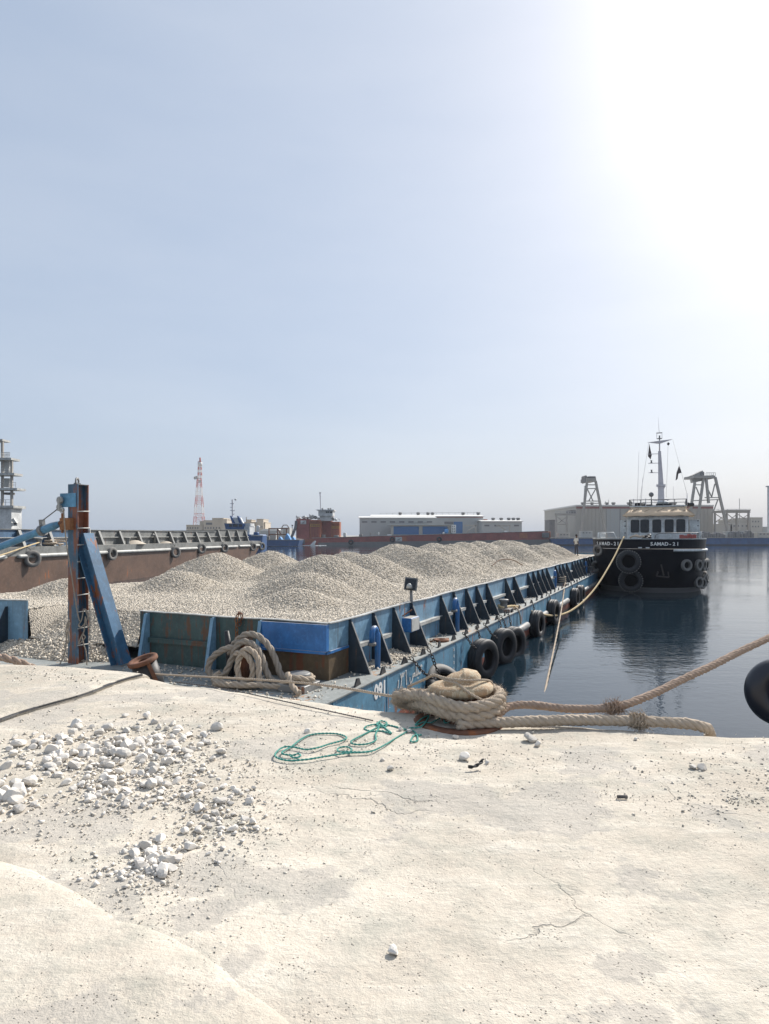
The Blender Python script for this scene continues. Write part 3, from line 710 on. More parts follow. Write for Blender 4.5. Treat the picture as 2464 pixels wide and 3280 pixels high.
# ladder post with brace and boom
P0 = (-5.43, -.6)
HB = .135; zt = 4.78
m = MB(); m.rng(P0[0] - HB, P0[0] + HB, P0[1] - HB, P0[1] - HB + .02, DECK + .026, zt); m.rng(P0[0] - HB, P0[0] + HB, P0[1] + HB - .02, P0[1] + HB, DECK + .026, zt); m.rng(P0[0] - .01, P0[0] + .01, P0[1] - HB + .022, P0[1] + HB - .022, DECK + .026, zt - .003)
post = m.build('ladder_post', 'post_steel', BARGE)
m = MB(); m.rng(P0[0] + .012, P0[0] + HB, P0[1] - HB + .022, P0[1] + HB - .022, zt - .015, zt - .002); m.build('post_cap', 'grey_steel', post)
for z in np.arange(1.55, 4.5, .335):
    MB().tube([(P0[0] + HB + .012, P0[1] - HB - .01, z), (P0[0] + HB + .012, P0[1] + HB + .01, z + random.uniform(-.012, .012))], .012, 6).build('rung', 'pale_steel', post)
MB().tube([(P0[0] + HB + .02, P0[1] + HB + .012, 1.3), (P0[0] + HB + .02, P0[1] + HB + .012, 3.9)], .010, 6).build('ladder_rail', 'pale_steel', post)
m = MB(); m.lathe([(.045, -.012), (.085, -.012), (.085, .012), (.045, .012)], 16, Matrix.Translation((P0[0] - .01, P0[1] - .02, zt + .06)) @ Matrix.Rotation(R(90), 4, 'Y') @ Matrix.Rotation(R(-25), 4, 'X'), closed=True); m.rng(P0[0] - .03, P0[0] + .01, P0[1] - .09, P0[1] + .05, zt - .02, zt + .03); m.build('lifting_eye', 'grey_steel', post)
m = MB(); m.rng(P0[0] - .34, P0[0] + .10, P0[1] - HB - .022, P0[1] - HB - .002, 4.32, 4.60); m.build('head_plate', 'boom_blue', post, .005)
m = MB(); m.rng(P0[0] - .26, P0[0] + .03, P0[1] - HB - .10, P0[1] - HB - .003, 3.86, 4.10); m.bar((P0[0] - .22, P0[1] - HB - .06, 3.8), (P0[0] - .22, P0[1] - HB - .06, 4.2), .04); m.build('hinge_bracket', 'rusty_orange', post, .005)
br = MB(); b0, b1 = Vector((-4.42, -.45, DECK + .03)), Vector((-5.28, -.6, 3.75))
dv = (b1 - b0).normalized(); sdv = Vector((0, 1, 0)); nv = dv.cross(sdv).normalized()
def plate(mb, a, b, wv, tv):
    vs = [a - wv - tv, a + wv - tv, a + wv + tv, a - wv + tv, b - wv - tv, b + wv - tv, b + wv + tv, b - wv + tv]
    mb.add(vs, [(3, 2, 1, 0), (4, 5, 6, 7), (0, 1, 5, 4), (1, 2, 6, 5), (2, 3, 7, 6), (3, 0, 4, 7)])
plate(br, b0, b1, sdv * .011, nv * .125); plate(br, b0 + nv * .137, b1 + nv * .137, sdv * .13, nv * .011); plate(br, b0 - nv * .137, b1 - nv * .137, sdv * .13, nv * .011)
br.build('post_brace', 'brace_blue', BARGE)
# boom
q0, q1 = Vector((-5.72, P0[1] - HB - .06, 3.99)), Vector((-11.6, -.95, 2.34))
dr = (q1 - q0).normalized()
bo = MB(); bo.tube([q0, q0 + dr * .2, q0 + dr * .5, q0 + dr * .75, q1], [.06, .085, .085, .075, .075], 14); bo = bo.build('boom', 'boom_blue', BARGE)
MB().tube([q0 - dr * .12, q0 + dr * .04], .05, 10).build('boom_pin', 'rusty_steel', bo)
m = MB(); m.tube([q0 + dr * .46, q0 + dr * .55], .115, 12); m.bar(q0 + dr * .5 + Vector((0, 0, .06)), q0 + dr * .5 + Vector((0, -.02, .22)), .10, .07); m.build('boom_collar', 'grey_steel', bo)
sh = MB(); ctr = Vector((P0[0] - .27, P0[1] - HB - .06, 4.40))
for k, (dx, dz, r_) in enumerate(((0, .06, .075), (-.02, -.08, .06), (.06, -.14, .055))):
    sh.lathe([(r_ * .35, -.02), (r_, -.02), (r_ * .8, 0), (r_, .02), (r_ * .35, .02)], 14, Matrix.Translation(ctr + Vector((dx, -.02, dz))) @ Matrix.Rotation(R(90), 4, 'X'), closed=True)
sh.bar(ctr + Vector((0, -.05, .10)), ctr + Vector((0, -.05, -.16)), .06, .01); sh.build('pulley_block', 'pale_steel', BARGE)
sh = MB(); sh.tube([ctr + Vector((-.03, -.02, -.10)), q0 + dr * .5 + Vector((0, 0, .2))], .012, 6); sh.build('hoist_wire', 'grey_steel', BARGE)
# rusty flanged stub on the bow
T = Matrix.Translation((-2.12, -2.0, DECK + .026)) @ Matrix.Rotation(R(-10), 4, 'Y') @ Matrix.Rotation(R(16), 4, 'X')
m = MB(); m.lathe([(0, 0), (.20, 0), (.20, .56), (.0, .56)], 22, T); st = m.build('roller_post', 'black_steel', BARGE); st['label'] = 'leaning dark stub with rusty ring flange on top'
MB().lathe([(.085, .56), (.235, .56), (.24, .575), (.24, .61), (.225, .625), (.155, .625), (.15, .60), (.085, .60)], 28, T, closed=True).build('ring_flange', 'rusty_steel', st)
m = MB(); m.bar(T @ Vector((.15, -.06, .55)), T @ Vector((.20, -.05, 0)), .12, .06); m.build('stub_web', 'rusty_steel', st)
# rope horn on the bow deck and rusty chain over the coaming
hk = bl(on(770, 2190, DECK)); hk.y = -.62
m = MB(); m.tube([(hk.x, hk.y, DECK + .02), (hk.x + .0, hk.y - .03, DECK + .35), (hk.x + .04, hk.y - .08, DECK + .62), (hk.x + .07, hk.y - .10, DECK + .78)], [.10, .085, .075, .045], 10); m.build('rope_horn', 'rusty_steel', BARGE)
m = MB(); m.tube([(hk.x - .42, hk.y + .18, DECK + .02), (hk.x - .46, hk.y + .16, DECK + .5), (hk.x - .50, hk.y + .14, DECK + .86)], [.08, .07, .04], 10); m.build('rope_horn', 'black_steel', BARGE)
bitt(BARGE, hk.x + 1.22, hk.y - .18, .22, .16, 'bow_bollard', 'grey_steel')
def chain(parent, pts, name='chain', mat='chain_steel', ln=.10):
    path = spline(pts, ln * .72); mb = MB()
    for i in range(len(path) - 1):
        a, b = path[i], path[i + 1]; dd = (b - a).normalized(); e1, e2 = _frame(dd); s_ = e1 if i % 2 else e2; cc = (a + b) / 2
        mb.tube([cc + dd * math.cos(t) * ln * .52 + s_ * math.sin(t) * ln * .30 for t in np.linspace(0, 2 * math.pi, 9)[:-1]], ln * .115, 5, closed=True)
    return mb.build(name, mat, parent)
cx = bl(on(785, 1990, 2.1)).x
chain(BARGE, [(cx, -.02, TOP + .06), (cx, -.07, TOP + .04), (cx + .01, -.08, TOP - .3), (cx + .02, -.12, TOP - .5)], 'bow_chain', 'rusty_orange', .10)
chain(BARGE, [(cx - .05, .05, TOP + .07), (cx + .05, -.03, TOP + .10), (cx + .12, -.05, TOP + .04), (cx + .06, -.07, TOP - .12)], 'bow_chain', 'rusty_steel', .10)
m = MB(); m.rng(-.5, .3, -2.28, -1.9, DECK + .026, DECK + .16); m.build('fairlead_plate', 'black_steel', BARGE, .02)
m = MB(); m.lathe([(.1, .0), (.2, 0), (.2, .05), (.1, .05)], 18, Matrix.Translation((.42, 4.9, DECK + .027)), closed=True); m.tube([(.25, 4.6, DECK + .045), (.35, 5.0, DECK + .05), (.5, 5.25, DECK + .045)], .022, 6); m.build('deck_ring', 'rusty_steel', BARGE)
# hull lettering
HM = Matrix(((0, 0, 1, VS + .006), (1, 0, 0, 0), (0, 1, 0, 0), (0, 0, 0, 1)))
text_mesh('091', .36, 'white_lettering', BARGE, HM @ Matrix.Translation((.62, .93, 0)), 'hull_number', .012, .003)
for i, ch in enumerate('5432'): text_mesh(ch, .10, 'white_lettering', BARGE, HM @ Matrix.Translation((4.98, .98 - i * .16, 0)), 'draft_mark', .004, .003)
def strokes(lines, wd, o):
    mb = MB()
    for ln in lines:
        pp = spline([Vector((VS + .007, o[0] + x, o[1] + y)) for x, y in ln], .02)
        for a, b in zip(pp, pp[1:]):
            dd = (b - a).normalized(); s_ = Vector((0, -dd.z, dd.y)) * wd / 2; e = dd * wd * .2
            mb.add([a - s_ - e, a + s_ - e, b + s_ + e, b - s_ + e, *[k + Vector((.004, 0, 0)) for k in (a - s_ - e, a + s_ - e, b + s_ + e, b - s_ + e)]], [(0, 1, 2, 3), (7, 6, 5, 4), (0, 4, 5, 1), (1, 5, 6, 2), (2, 6, 7, 3), (3, 7, 4, 0)])
    return mb.build('hull_name', 'white_lettering', BARGE)
strokes([[(.72, .24), (.66, .27), (.63, .22), (.68, .18), (.62, .12), (.56, .12), (.50, .13)], [(.50, .13), (.47, .20), (.46, .12)], [(.46, .12), (.40, .12), (.37, .14)], [(.37, .36), (.37, .13), (.34, .12)],
         [(.30, .18), (.28, .12), (.25, .18), (.23, .12), (.20, .17), (.17, .09), (.10, .02), (.03, .05), (.02, .14)], [(.475, .045), (.48, .03)]], .040, (2.05, .74))
strokes([[(0, .05), (.02, .18)], [(.14, .02), (.17, .16), (.14, .28)], [(.17, .20), (.21, .22), (.23, .28), (.26, .22), (.31, .28)], [(.44, .02), (.41, .30)]], .040, (1.45, .76))

# the gravel cargo -------------------------------------------------------------------------
HEAPS = [(-4.2, 7.4, 3.14), (-3.6, 5.2, 2.74), (-2.6, 3.2, 2.46), (-11.0, 10.6, 3.10), (-10.8, 14.2, 3.06), (-8.6, 6.0, 2.62), (-10.4, 3.4, 2.5), (-7.6, 11.0, 2.72), (-5.2, 12.6, 3.02), (-3.6, 15.6, 3.05), (-6.4, 19.4, 3.24), (-3.4, 20.4, 2.95),
         (-6.6, 24.2, 3.30), (-3.6, 25.2, 2.98), (-6.2, 28.4, 3.32), (-3.4, 30.4, 3.02), (-6.6, 33.4, 3.34), (-3.2, 35.6, 3.05), (-6.2, 38.2, 3.38), (-3.0, 40.6, 3.02), (-6.6, 43, 3.30), (-4, 45.6, 3.1), (-9.8, 20, 2.9), (-9.8, 26, 2.9), (-9.8, 32, 2.9), (-9.8, 39, 2.9), (-6.5, 47, 3.0)]
_hr = random.Random(5)
for _u in np.arange(17, 47, 1.5): HEAPS.append((_hr.uniform(-7.2, -4.2), float(_u) + _hr.uniform(-.6, .6), _hr.uniform(2.85, 3.32)))
def gravel_z(v, u):
    z = np.full(v.shape, -9.0)
    for hv, hu, hz in HEAPS:
        r = np.sqrt((v - hv) ** 2 * 1.05 + (u - hu) ** 2 * .95); cone = hz + .16 - .60 * np.sqrt(r * r + .45) + .24
        z = np.logaddexp(z * 14, cone * 14) / 14
    base = 2.08 - .30 * np.exp(-np.maximum(0, u) / .9) * ((v < -4.4) & (v > -7.7)) + .05 * fbm(v * .5, u * .5, 3, 8)
    z = np.logaddexp(z * 14, base * 14) / 14
    sp = 2.12 - .43 * np.sqrt(((v + 6.2) * np.where(v > -6.2, .95, .45)) ** 2 + (np.minimum(u, 1.5) - 1.5) ** 2 + .05)     # spill through the bow gap
    gap = (v < -4.45) & (v > -7.66)
    z = np.where(u < .02, np.maximum(sp, .9), np.where((u < 4) & gap, np.minimum(z, 1.44 + .48 * u), z))
    zz = np.where(u > .05, np.minimum(z, np.minimum(2.10 - .62 * v, 2.42 + .5 * (v + 12.0))), z)
    zz = np.where((u > .02) & (~gap), np.minimum(zz, 2.05 + .7 * np.maximum(u, 0)), zz)
    return zz + .05 * fbm(v * 1.3, u * 1.3, 4, 3) + .012 * fbm(v * 7, u * 7, 3, 4)
def heap_mesh(name, v0, v1, u0, u1, dv_, du_):
    vv, uu = np.meshgrid(np.arange(v0, v1 + 1e-6, dv_), np.concatenate([np.arange(u0, min(u1, 12), du_), np.arange(max(u0, 12), u1 + 1e-6, du_ * 2)]) if u1 > 12 else np.arange(u0, u1 + 1e-6, du_), indexing='ij')
    zz = gravel_z(vv, uu); n, k = vv.shape
    idx = np.arange(n * k).reshape(n, k); f = np.stack([idx[:-1, :-1], idx[1:, :-1], idx[1:, 1:], idx[:-1, 1:]], -1).reshape(-1, 4)
    me = bpy.data.meshes.new(name); me.from_pydata(np.stack([vv, uu, zz], -1).reshape(-1, 3).tolist(), [], f.tolist())
    me.polygons.foreach_set('use_smooth', np.ones(len(f), bool)); me.materials.append(MATS['gravel_bed']); me.update(); return me
GR = link('gravel_cargo', heap_mesh('gravel_cargo', -12.0, -.02, .03, 49.9, .10, .10), None, C0, (0, 0, -R(TH)))
tag(GR, 'heaps of pale grey crushed gravel filling the blue barge', 'gravel', kind='stuff')
sp_ = link('gravel_spill', heap_mesh('gravel_spill', -8.6, -3.6, -2.2, .0, .08, .08), GR); stuff(sp_)
n = 210000
uu = RNG.uniform(0, 1, n) ** 1.9 * 46 + .04; vv = RNG.uniform(-11.95, -.04, n)
size = RNG.uniform(.013, .032, n) * (1 + uu / 40)
zz = gravel_z(vv, uu)
me = pebble_mesh('gravel_stones', np.stack([vv, uu, zz + size * .1], 1), size, np.clip(RNG.normal(.5, .2, n), 0, 1), 'stone_gravel', 9, .85)
stuff(link('gravel_stones', me, GR))
n = 9000
uu = RNG.uniform(-2.2, .3, n); vv = RNG.uniform(-8.5, -3.7, n); zz = gravel_z(vv, uu); k = zz > DECK + .02
vv, uu, zz = vv[k], uu[k], zz[k]; size = RNG.uniform(.018, .045, len(vv))
stuff(link('gravel_stones', pebble_mesh('gravel_stones', np.stack([vv, uu, zz + size * .2], 1), size, np.clip(RNG.normal(.55, .24, len(vv)), 0, 1), 'stone_gravel', 10, .85), GR))
n = 2600   # gravel lying on the side and bow decks
uu = np.concatenate([RNG.normal(2.7, .75, n), RNG.uniform(4, 40, 900), RNG.uniform(-2.2, -.1, 700)]); vv = np.concatenate([np.abs(RNG.normal(.02, .2, n)) + .02, RNG.uniform(.02, .5, 900) ** 1.3, RNG.uniform(-4.2, .5, 700)])
k = vv < .62; uu, vv = uu[k], vv[k]; size = RNG.uniform(.012, .034, len(uu)); bank = np.maximum(0, .13 - .28 * vv) * np.exp(-((uu - 2.7) / .9) ** 2)
stuff(link('gravel_stones', pebble_mesh('gravel_stones', np.stack([vv, uu, DECK + .026 + size * .5 + bank * RNG.uniform(0, 1, len(uu))], 1), size, np.clip(RNG.normal(.6, .2, len(uu)), 0, 1), 'stone_gravel', 12, .85), GR))

#==PART3==
# ------------------------------------------------------------------ tyre fenders
def tyre_me(name, mat, ro=.525, ri=.28, wd=.27, grooves=True):
    w2 = wd / 2; k = ro / .525
    prof = [(ri, -w2 * .62), (ri + .02 * k, -w2 * .92), (ri + .10 * k, -w2), (ro - .06 * k, -w2 * .98), (ro - .012 * k, -w2 * .78), (ro, -w2 * .6), (ro, -w2 * .22), (ro - .014 * k, -w2 * .18), (ro - .014 * k, -w2 * .06), (ro, -w2 * .02),
            (ro, w2 * .2), (ro - .014 * k, w2 * .24), (ro - .014 * k, w2 * .34), (ro, w2 * .38), (ro, w2 * .6), (ro - .012 * k, w2 * .78), (ro - .06 * k, w2 * .98), (ri + .10 * k, w2), (ri + .02 * k, w2 * .92), (ri, w2 * .62),
            (ri + .03 * k, w2 * .5), (ro - .07 * k, w2 * .6), (ro - .05 * k, 0), (ro - .07 * k, -w2 * .6), (ri + .03 * k, -w2 * .5)]
    m = MB(); m.lathe(prof, 40, closed=True); me = m.mesh(name, mat)
    bm = bmesh.new(); bm.from_mesh(me); bmesh.ops.recalc_face_normals(bm, faces=bm.faces); bm.to_mesh(me); bm.free(); return me
TY = tyre_me('tyre', 'rubber', .53, .27, .36); TYD = tyre_me('tyre', 'dusty_rubber'); TYS = tyre_me('tyre', 'dusty_rubber', .40, .22, .22)
def tyre(label, p, face, group, me=TY, scale=1.0, roll=0.0, chains=(), name='tyre_fender', lean=0.0):
    """face: heading (radians, from +Y to +X) that the wheel axis points to"""
    e = thing(name, label, 'tyre', p, 0, group)
    ax = Vector((math.sin(face), math.cos(face), lean)).normalized()
    o = link('tyre', me, e); o.rotation_euler = ax.to_track_quat('Z', 'Y').to_euler(); o.scale = (scale,) * 3
    for c in chains: chain(e, [Vector(q) - Vector(p) for q in c], 'chain')
    return e
FH = R(TH) + math.pi / 2                    # heading of the starboard side's normal
def lugp(u): return bw(VS - .02, u, DECK + .12)
def hung(label, u, z, twist=0.0, off=.20, lugs=(-.5, .5), lean=0.0, u2=None):
    p = bw(VS + off, u, z); t1 = p + Vector((0, 0, .40))
    ch = []
    for k in lugs:
        a = bw(VS - .02, u + k, DECK + .13); b_ = bw(VS + .06, u + k * .95, DECK + .02); c = bw(VS + off * .8, u + k * .45, z + .30); ch.append([a, b_, (b_ + c) / 2 + Vector((0, 0, -.05)), c])
    return tyre(label, p, FH + twist, 'truck tyres hung along the gravel barge', TY, 1.0, 0, ch, lean=lean)
hung('truck tyre half sunk under the barge name lettering, slung on two chains', 3.45, .42, R(25), .26, (-1.3, -.25), lean=.9)
hung('upright truck tyre turned open to the quay beside the draft marks of the barge', 6.57, .50, R(20), .30, (-.75, .4))
hung('truck tyre hung low as first of a close pair beside the deck bollard', 8.87, .48, R(20), .28, (-1.1, .5))
hung('truck tyre hung low as second of a close pair beside the deck bollard', 10.2, .36, R(20), .28, (-.5, .4))
hung('truck tyre flat on the barge side at the end of the pale rub pipe', 14.5, .42, R(6), .20, (.0,))
hung('truck tyre on the barge side between two rusty boot topping patches', 18.1, .5, R(6), .20, (0,))
hung('near tyre of the two touching ones close to the tug', 24.8, .5, R(4), .20, (0,))
hung('far tyre of the two touching ones close to the tug', 27.0, .5, R(4), .20, (0,))

# ------------------------------------------------------------------ bollard and mooring gear on the quay
BX, BY = 0.66, 5.70
BO = thing('mooring_bollard', 'squat cream painted mushroom bollard wrapped in frayed hawsers at the quay edge', 'bollard', (BX, BY, QUAY))
S3 = Matrix.Rotation(R(-10), 4, 'Z') @ Matrix.Translation((0, 0, .045)) @ Matrix.Diagonal((.91, .72, .94, 1))
MB().lathe([(0, .405), (.07, .404), (.13, .385), (.17, .352), (.18, .318), (.215, .302), (.27, .288), (.312, .258), (.314, .225), (.285, .192), (.18, .168), (.14, .15), (0, .15)], 64, S3).build('bollard_cap', 'bollard_cream', BO)
from mathutils import noise as mn
for v_ in BO.children[0].data.vertices:
    q_ = v_.co; k_ = mn.fractal(q_ * 7 + Vector((3, 1, 5)), 1.0, 2.0, 3); up = max(0.0, (q_.z - .29) / .1)
    v_.co = Vector((q_.x * (1 + .03 * k_) + .03 * up, q_.y * (1 + .04 * k_) + .02 * up, q_.z + .008 * k_ + .05 * q_.x * (q_.z > .16) - .018 * up * (q_.x < -.02)))
MB().lathe([(0, .24), (.15, .24), (.145, .08), (.17, .03), (.17, -.1), (0, -.1)], 28).build('bollard_stem', 'rusty_steel', BO)
MB().lathe([(.28, -.03), (.28, .012), (.375, .012), (.39, .004), (.39, -.03)], 40, Matrix.Translation((-.02, -.04, 0))).build('base_ring', 'rusty_steel', BO)
def bq(x, y, z): return (BX + x, BY + y, QUAY + z)
# frayed hawser eyes
def eye(zs, jut, seed):
    pts = []
    for z, j in zip(zs, jut):
        pts += [bq(-.40 - j, .25, z - .06), bq(-.32, .07, z - .02), bq(-.25, -.17, z + .01), bq(-.02, -.29, z - .03), bq(.22, -.24, z - .01), bq(.345, -.02, z + .015), bq(.27, .22, z + .01), bq(0, .30, z - .02), bq(-.28, .31, z - .06)]
    pts.append(bq(-.40 - jut[-1] - .03, .34, zs[-1] - .06)); return pts
rope('mooring_rope', 'thick frayed tan hawser eye wound round the cream bollard', eye((.135, .205), (.0, .05), 1), .052, 'rope_tan', 4, fz=5200, fl=.055, pitch=.30, wob=.06)
rope('mooring_rope', 'fuzzy worn eye end of hawser jutting from the bollard over the quay edge', [bq(-.20, .02, .13), bq(-.30, .15, .13), bq(-.42, .25, .145), bq(-.51, .30, .13), bq(-.545, .36, .09), bq(-.50, .38, .05), bq(-.40, .33, .05), bq(-.28, .2, .07), bq(-.20, .08, .10)], .062, 'rope_tan', 4, fz=3000, fl=.06, wob=.06)
rope('mooring_rope', 'brown braided rope rising from the bollard to a vessel off to the right', [bq(.02, -.27, .06), bq(.26, -.20, .08), bq(.42, -.02, .115), bq(.62, .0, .125), (1.60, 5.62, 2.265), (1.94, 5.58, 2.285), (2.25, 5.72, 2.33), (2.9, 6.13, 2.455), (3.9, 6.76, 2.665), (5.4, 7.7, 2.98), (7.4, 8.94, 3.40), (8.66, 9.60, 3.50)], .036, 'rope_brown', 4, fz=900, fl=.02, wob=.08, pitch=.16)
sp2 = [(.60, 5.36, 2.20), (.80, 5.42, 2.20), (1.2, 5.44, 2.205), (1.6, 5.46, 2.21), (2.03, 5.47, 2.205), (2.35, 5.44, 2.20), (2.62, 5.44, 2.165), (2.78, 5.58, 2.0), (2.9, 5.72, 1.2), (3.0, 5.9, -.1)]
rope('mooring_rope', 'thick tan plaited rope lying along the quay lip and dropping over it', sp2, .047, 'rope_tan', 4, fz=900, fl=.022, pitch=.22, wob=.07)
def whip(label, p, d, n, rad, mat='rope_tan', L=.1):
    d = Vector(d); a, b = _frame(d); pts = []
    for i in range(n * 10):
        t = i / 10 * 2 * math.pi; pts.append(Vector(p) + d * (i / (n * 10) - .5) + (a * math.cos(t) + b * math.sin(t)) * rad)
    o = rope('rope_whipping', label, pts, .010, mat, 2, n=5); path = spline(pts, .03)
    fuzz([q - pts[0] for q in path], .01, 500, L, 'frayed_fibre', mat, o)
whip('frayed whipping on the thick rope lying on the quay lip', (2.12, 5.47, 2.205), (.13, -.01, 0), 5, .055)
whip('frayed splice where the rising rope leaves the quay lip', (1.95, 5.58, 2.285), (.14, .04, .01), 4, .042, 'rope_brown')
rope('thin_line', 'thin tan line lashed across the top of the cream bollard', [bq(-.44, .36, 0.205), bq(-.30, .20, 0.305), bq(-.22, .08, 0.370), bq(-.13, -.10, 0.360), bq(-.05, -.17, 0.350), bq(.05, -.235, 0.285), bq(.16, -.23, 0.225), bq(.26, -.16, 0.195)], .012, 'rope_tan', 3, fz=200, fl=.02)
rope('thin_line', 'thin tan line looped behind the bollard cap knob', [bq(-.22, .08, 0.370), bq(-.10, -.13, 0.380), bq(.04, -.145, 0.373), bq(.16, -.10, 0.365), bq(.25, .0, 0.335), bq(.30, .12, 0.275)], .011, 'rope_tan', 3)
rope('taut_line', 'taut tan line from the bollard eye to the leaning stub on the barge bow', [bq(-.50, .36, .10), (-1.0, 7.45, 2.08), bw(-2.05, -2.10, 1.52)], .014, 'rope_tan', 3)
rope('ground_cord', 'thin dark cord lying across the quay towards the bollard', [on(560, 2184, QUAY + .02), on(702, 2203, QUAY + .02), on(850, 2233, QUAY + .02), on(1010, 2268, QUAY + .02), on(1195, 2308, QUAY + .02)], .0065, 'cord_dark', 2)
def tw(pts): return [on(850 + x / 2.0775, 2130 + y / 2.0775, QUAY + .012 + random.uniform(0, .008)) for x, y in pts]
rope('green_twine', 'long loose green twine with wide loops lying on the quay', tw([(950, 440), (880, 480), (800, 530), (700, 575), (560, 585), (420, 605), (280, 628), (150, 635), (70, 610), (80, 575), (130, 545), (200, 548), (270, 562), (350, 550), (430, 525), (520, 500), (540, 480), (490, 460), (400, 455), (300, 465), (230, 500), (180, 540), (110, 585), (180, 600), (220, 590), (235, 605), (200, 618), (165, 605)]), .0075, 'twine_green', 2, cat='twine', step=.008)
rope('green_twine', 'small coil of green twine beside the long strand', tw([(700, 575), (640, 580), (560, 578), (500, 578), (480, 565), (500, 548), (545, 545), (575, 560), (570, 580), (620, 582)]), .0075, 'twine_green', 2, cat='twine', step=.008)
rope('green_twine', 'knotted tangle of green twine in the bollard shadow', tw([(940, 430), (820, 400), (760, 410), (700, 440), (620, 480), (570, 510), (600, 528), (680, 525), (735, 500), (735, 460), (760, 400), (700, 400), (660, 420), (700, 440), (780, 440), (840, 455), (800, 420), (760, 385), (740, 395), (780, 405), (810, 385), (770, 372), (745, 400), (790, 415), (815, 395)]), .0075, 'twine_green', 2, cat='twine', step=.008)
rope('green_twine', 'green twine ends dangling at the foot of the bollard', tw([(1270, 360), (1200, 385), (1180, 350), (1100, 385), (1060, 380), (1000, 400), (1040, 360), (1090, 340), (1040, 410), (960, 420), (1000, 450), (1015, 500), (970, 510), (990, 470), (1040, 465)]), .0075, 'twine_green', 2, cat='twine', step=.008)
rope('mooring_rope', 'worn brown rope slung along the lip of the raised quay slab', [(-8.5, 9.55, 2.28), (-6.5, 8.95, 2.27), (-5.3, 8.42, 2.25), (-4.7, 8.22, 2.20), (-4.35, 8.22, 2.06), (-4.1, 8.35, 1.85), (-4.0, 8.6, 1.5), bw(-4.9, -2.0, 1.2)], .048, 'rope_brown', 3, fz=500, fl=.02)

# hawser dumped on the barge bow
HK = hk
def hp(x, y, z): return bw(HK.x + x, HK.y + y, DECK + .03 + z)
rope('hawser_coil', 'heavy grey hawser looped over the horn on the barge bow', [hp(*p) for p in [(0, -.12, .60), (-.25, -.2, .58), (-.50, -.25, .42), (-.58, -.28, .22), (-.44, -.3, .08), (-.22, -.3, .14), (-.10, -.25, .40), (-.02, -.20, .64), (.12, -.16, .72), (.32, -.14, .64), (.50, -.18, .44), (.60, -.2, .22), (.75, -.2, .08), (1.0, -.15, .07), (1.2, -.10, .12)]], .06, 'rope_grey', 3, fz=900, fl=.02, wob=.03)
rope('hawser_coil', 'heavy grey hawser bight draped behind the horn on the barge bow', [hp(*p) for p in [(-.34, .02, .45), (-.18, -.04, .66), (.05, -.03, .82), (.28, 0, .80), (.5, .02, .62), (.66, .0, .38), (.78, -.03, .16), (.95, .0, .07), (1.15, .10, .07)]], .06, 'rope_grey', 3, fz=500, fl=.02, wob=.03)
rope('hawser_coil', 'tan hawser loops piled low in front of the horn on the barge bow', [hp(*p) for p in [(.0, -.28, .52), (.2, -.30, .55), (.36, -.30, .38), (.40, -.34, .16), (.26, -.38, .07), (.12, -.36, .2), (.10, -.32, .42), (.22, -.28, .62), (.44, -.26, .5), (.54, -.34, .22), (.58, -.42, .07), (.3, -.52, .06), (-.1, -.5, .06), (-.36, -.42, .07), (-.3, -.3, .18)]], .055, 'rope_tan', 3, fz=700, fl=.02, wob=.04)
rope('hawser_coil', 'slack hawser end trailing over the bow deck to the low bollard', [hp(*p) for p in [(-.2, -.60, .06), (.1, -.62, .06), (.4, -.60, .07), (.65, -.50, .08), (.95, -.42, .07), (1.1, -.36, .14), (1.25, -.38, .24), (1.4, -.28, .20), (1.44, -.1, .18), (1.3, .02, .2), (1.08, -.02, .2), (1.02, -.2, .22), (1.15, -.38, .26), (1.3, -.5, .12), (1.5, -.62, .05)]], .05, 'rope_tan', 3, fz=900, fl=.03, wob=.05)
# ropes hanging on the ladder post
def pw(x, y, dz=0): return at(x, y, 12.92 + dz)
rope('hanging_line', 'grey hoist line running from the pulley block down the ladder post', [pw(204, 1632), pw(208, 1690), pw(216, 1760), pw(228, 1830), pw(240, 1910), pw(250, 1968), pw(256, 1990)], .013, 'rope_grey', 3)
rope('hanging_line', 'knotted line loops hanging from a lower ladder rung', [pw(268, 1950), pw(262, 1985), pw(252, 2003), pw(262, 2008), pw(276, 1990), pw(284, 1968), pw(272, 1950), pw(286, 1985), pw(288, 2010), pw(278, 2000), pw(274, 1975), pw(270, 2020), pw(258, 2045), pw(252, 2062), pw(262, 2055), pw(274, 2040), pw(262, 2035), pw(268, 2062), pw(276, 2090), pw(279, 2130)], .012, 'rope_grey', 3)
rope('hanging_line', 'tangled line hanging down the edge of the ladder post', [pw(222, 1985), pw(214, 2010), pw(212, 2035), pw(218, 2060), pw(222, 2040), pw(218, 2010), pw(224, 1995), pw(216, 2030), pw(212, 2070), pw(204, 2100), pw(192, 2128)], .013, 'rope_grey', 3)
# lines between barge, tug and water
def tugline(t, z): return Vector((4.02 + 11.44 * t, 22 + 20.5 * t, z))
rope('towing_line', 'pale yellow line sagging from the tug bow to the barge deck bollard', [bw(.22, 11.45, 1.40), bw(.36, 11.42, 1.34), tugline(.055, 1.24), tugline(.163, .75), tugline(.26, .40), tugline(.35, .27), tugline(.44, .34), tugline(.538, .58), tugline(.65, 1.05), tugline(.762, 1.73), tugline(.88, 2.55), tugline(1.0, 3.55), tugline(1.02, 3.62)], .05, 'rope_yellow', 3, n=5, step=.08)
rope('mooring_rope', 'loose turns of line on the barge deck bollard with trailing tail', [bw(.40, 11.3, 1.30), bw(.20, 11.5, 1.34), bw(.32, 11.76, 1.32), bw(.5, 11.6, 1.28), bw(.46, 12.1, 1.22), bw(.58, 12.6, 1.21), bw(.4, 13.2, 1.21), bw(.5, 12.7, 1.23), bw(.70, 12.2, 1.22), bw(.78, 12.2, 1.0), bw(.78, 12.3, .7)], .03, 'rope_tan', 3, n=5)
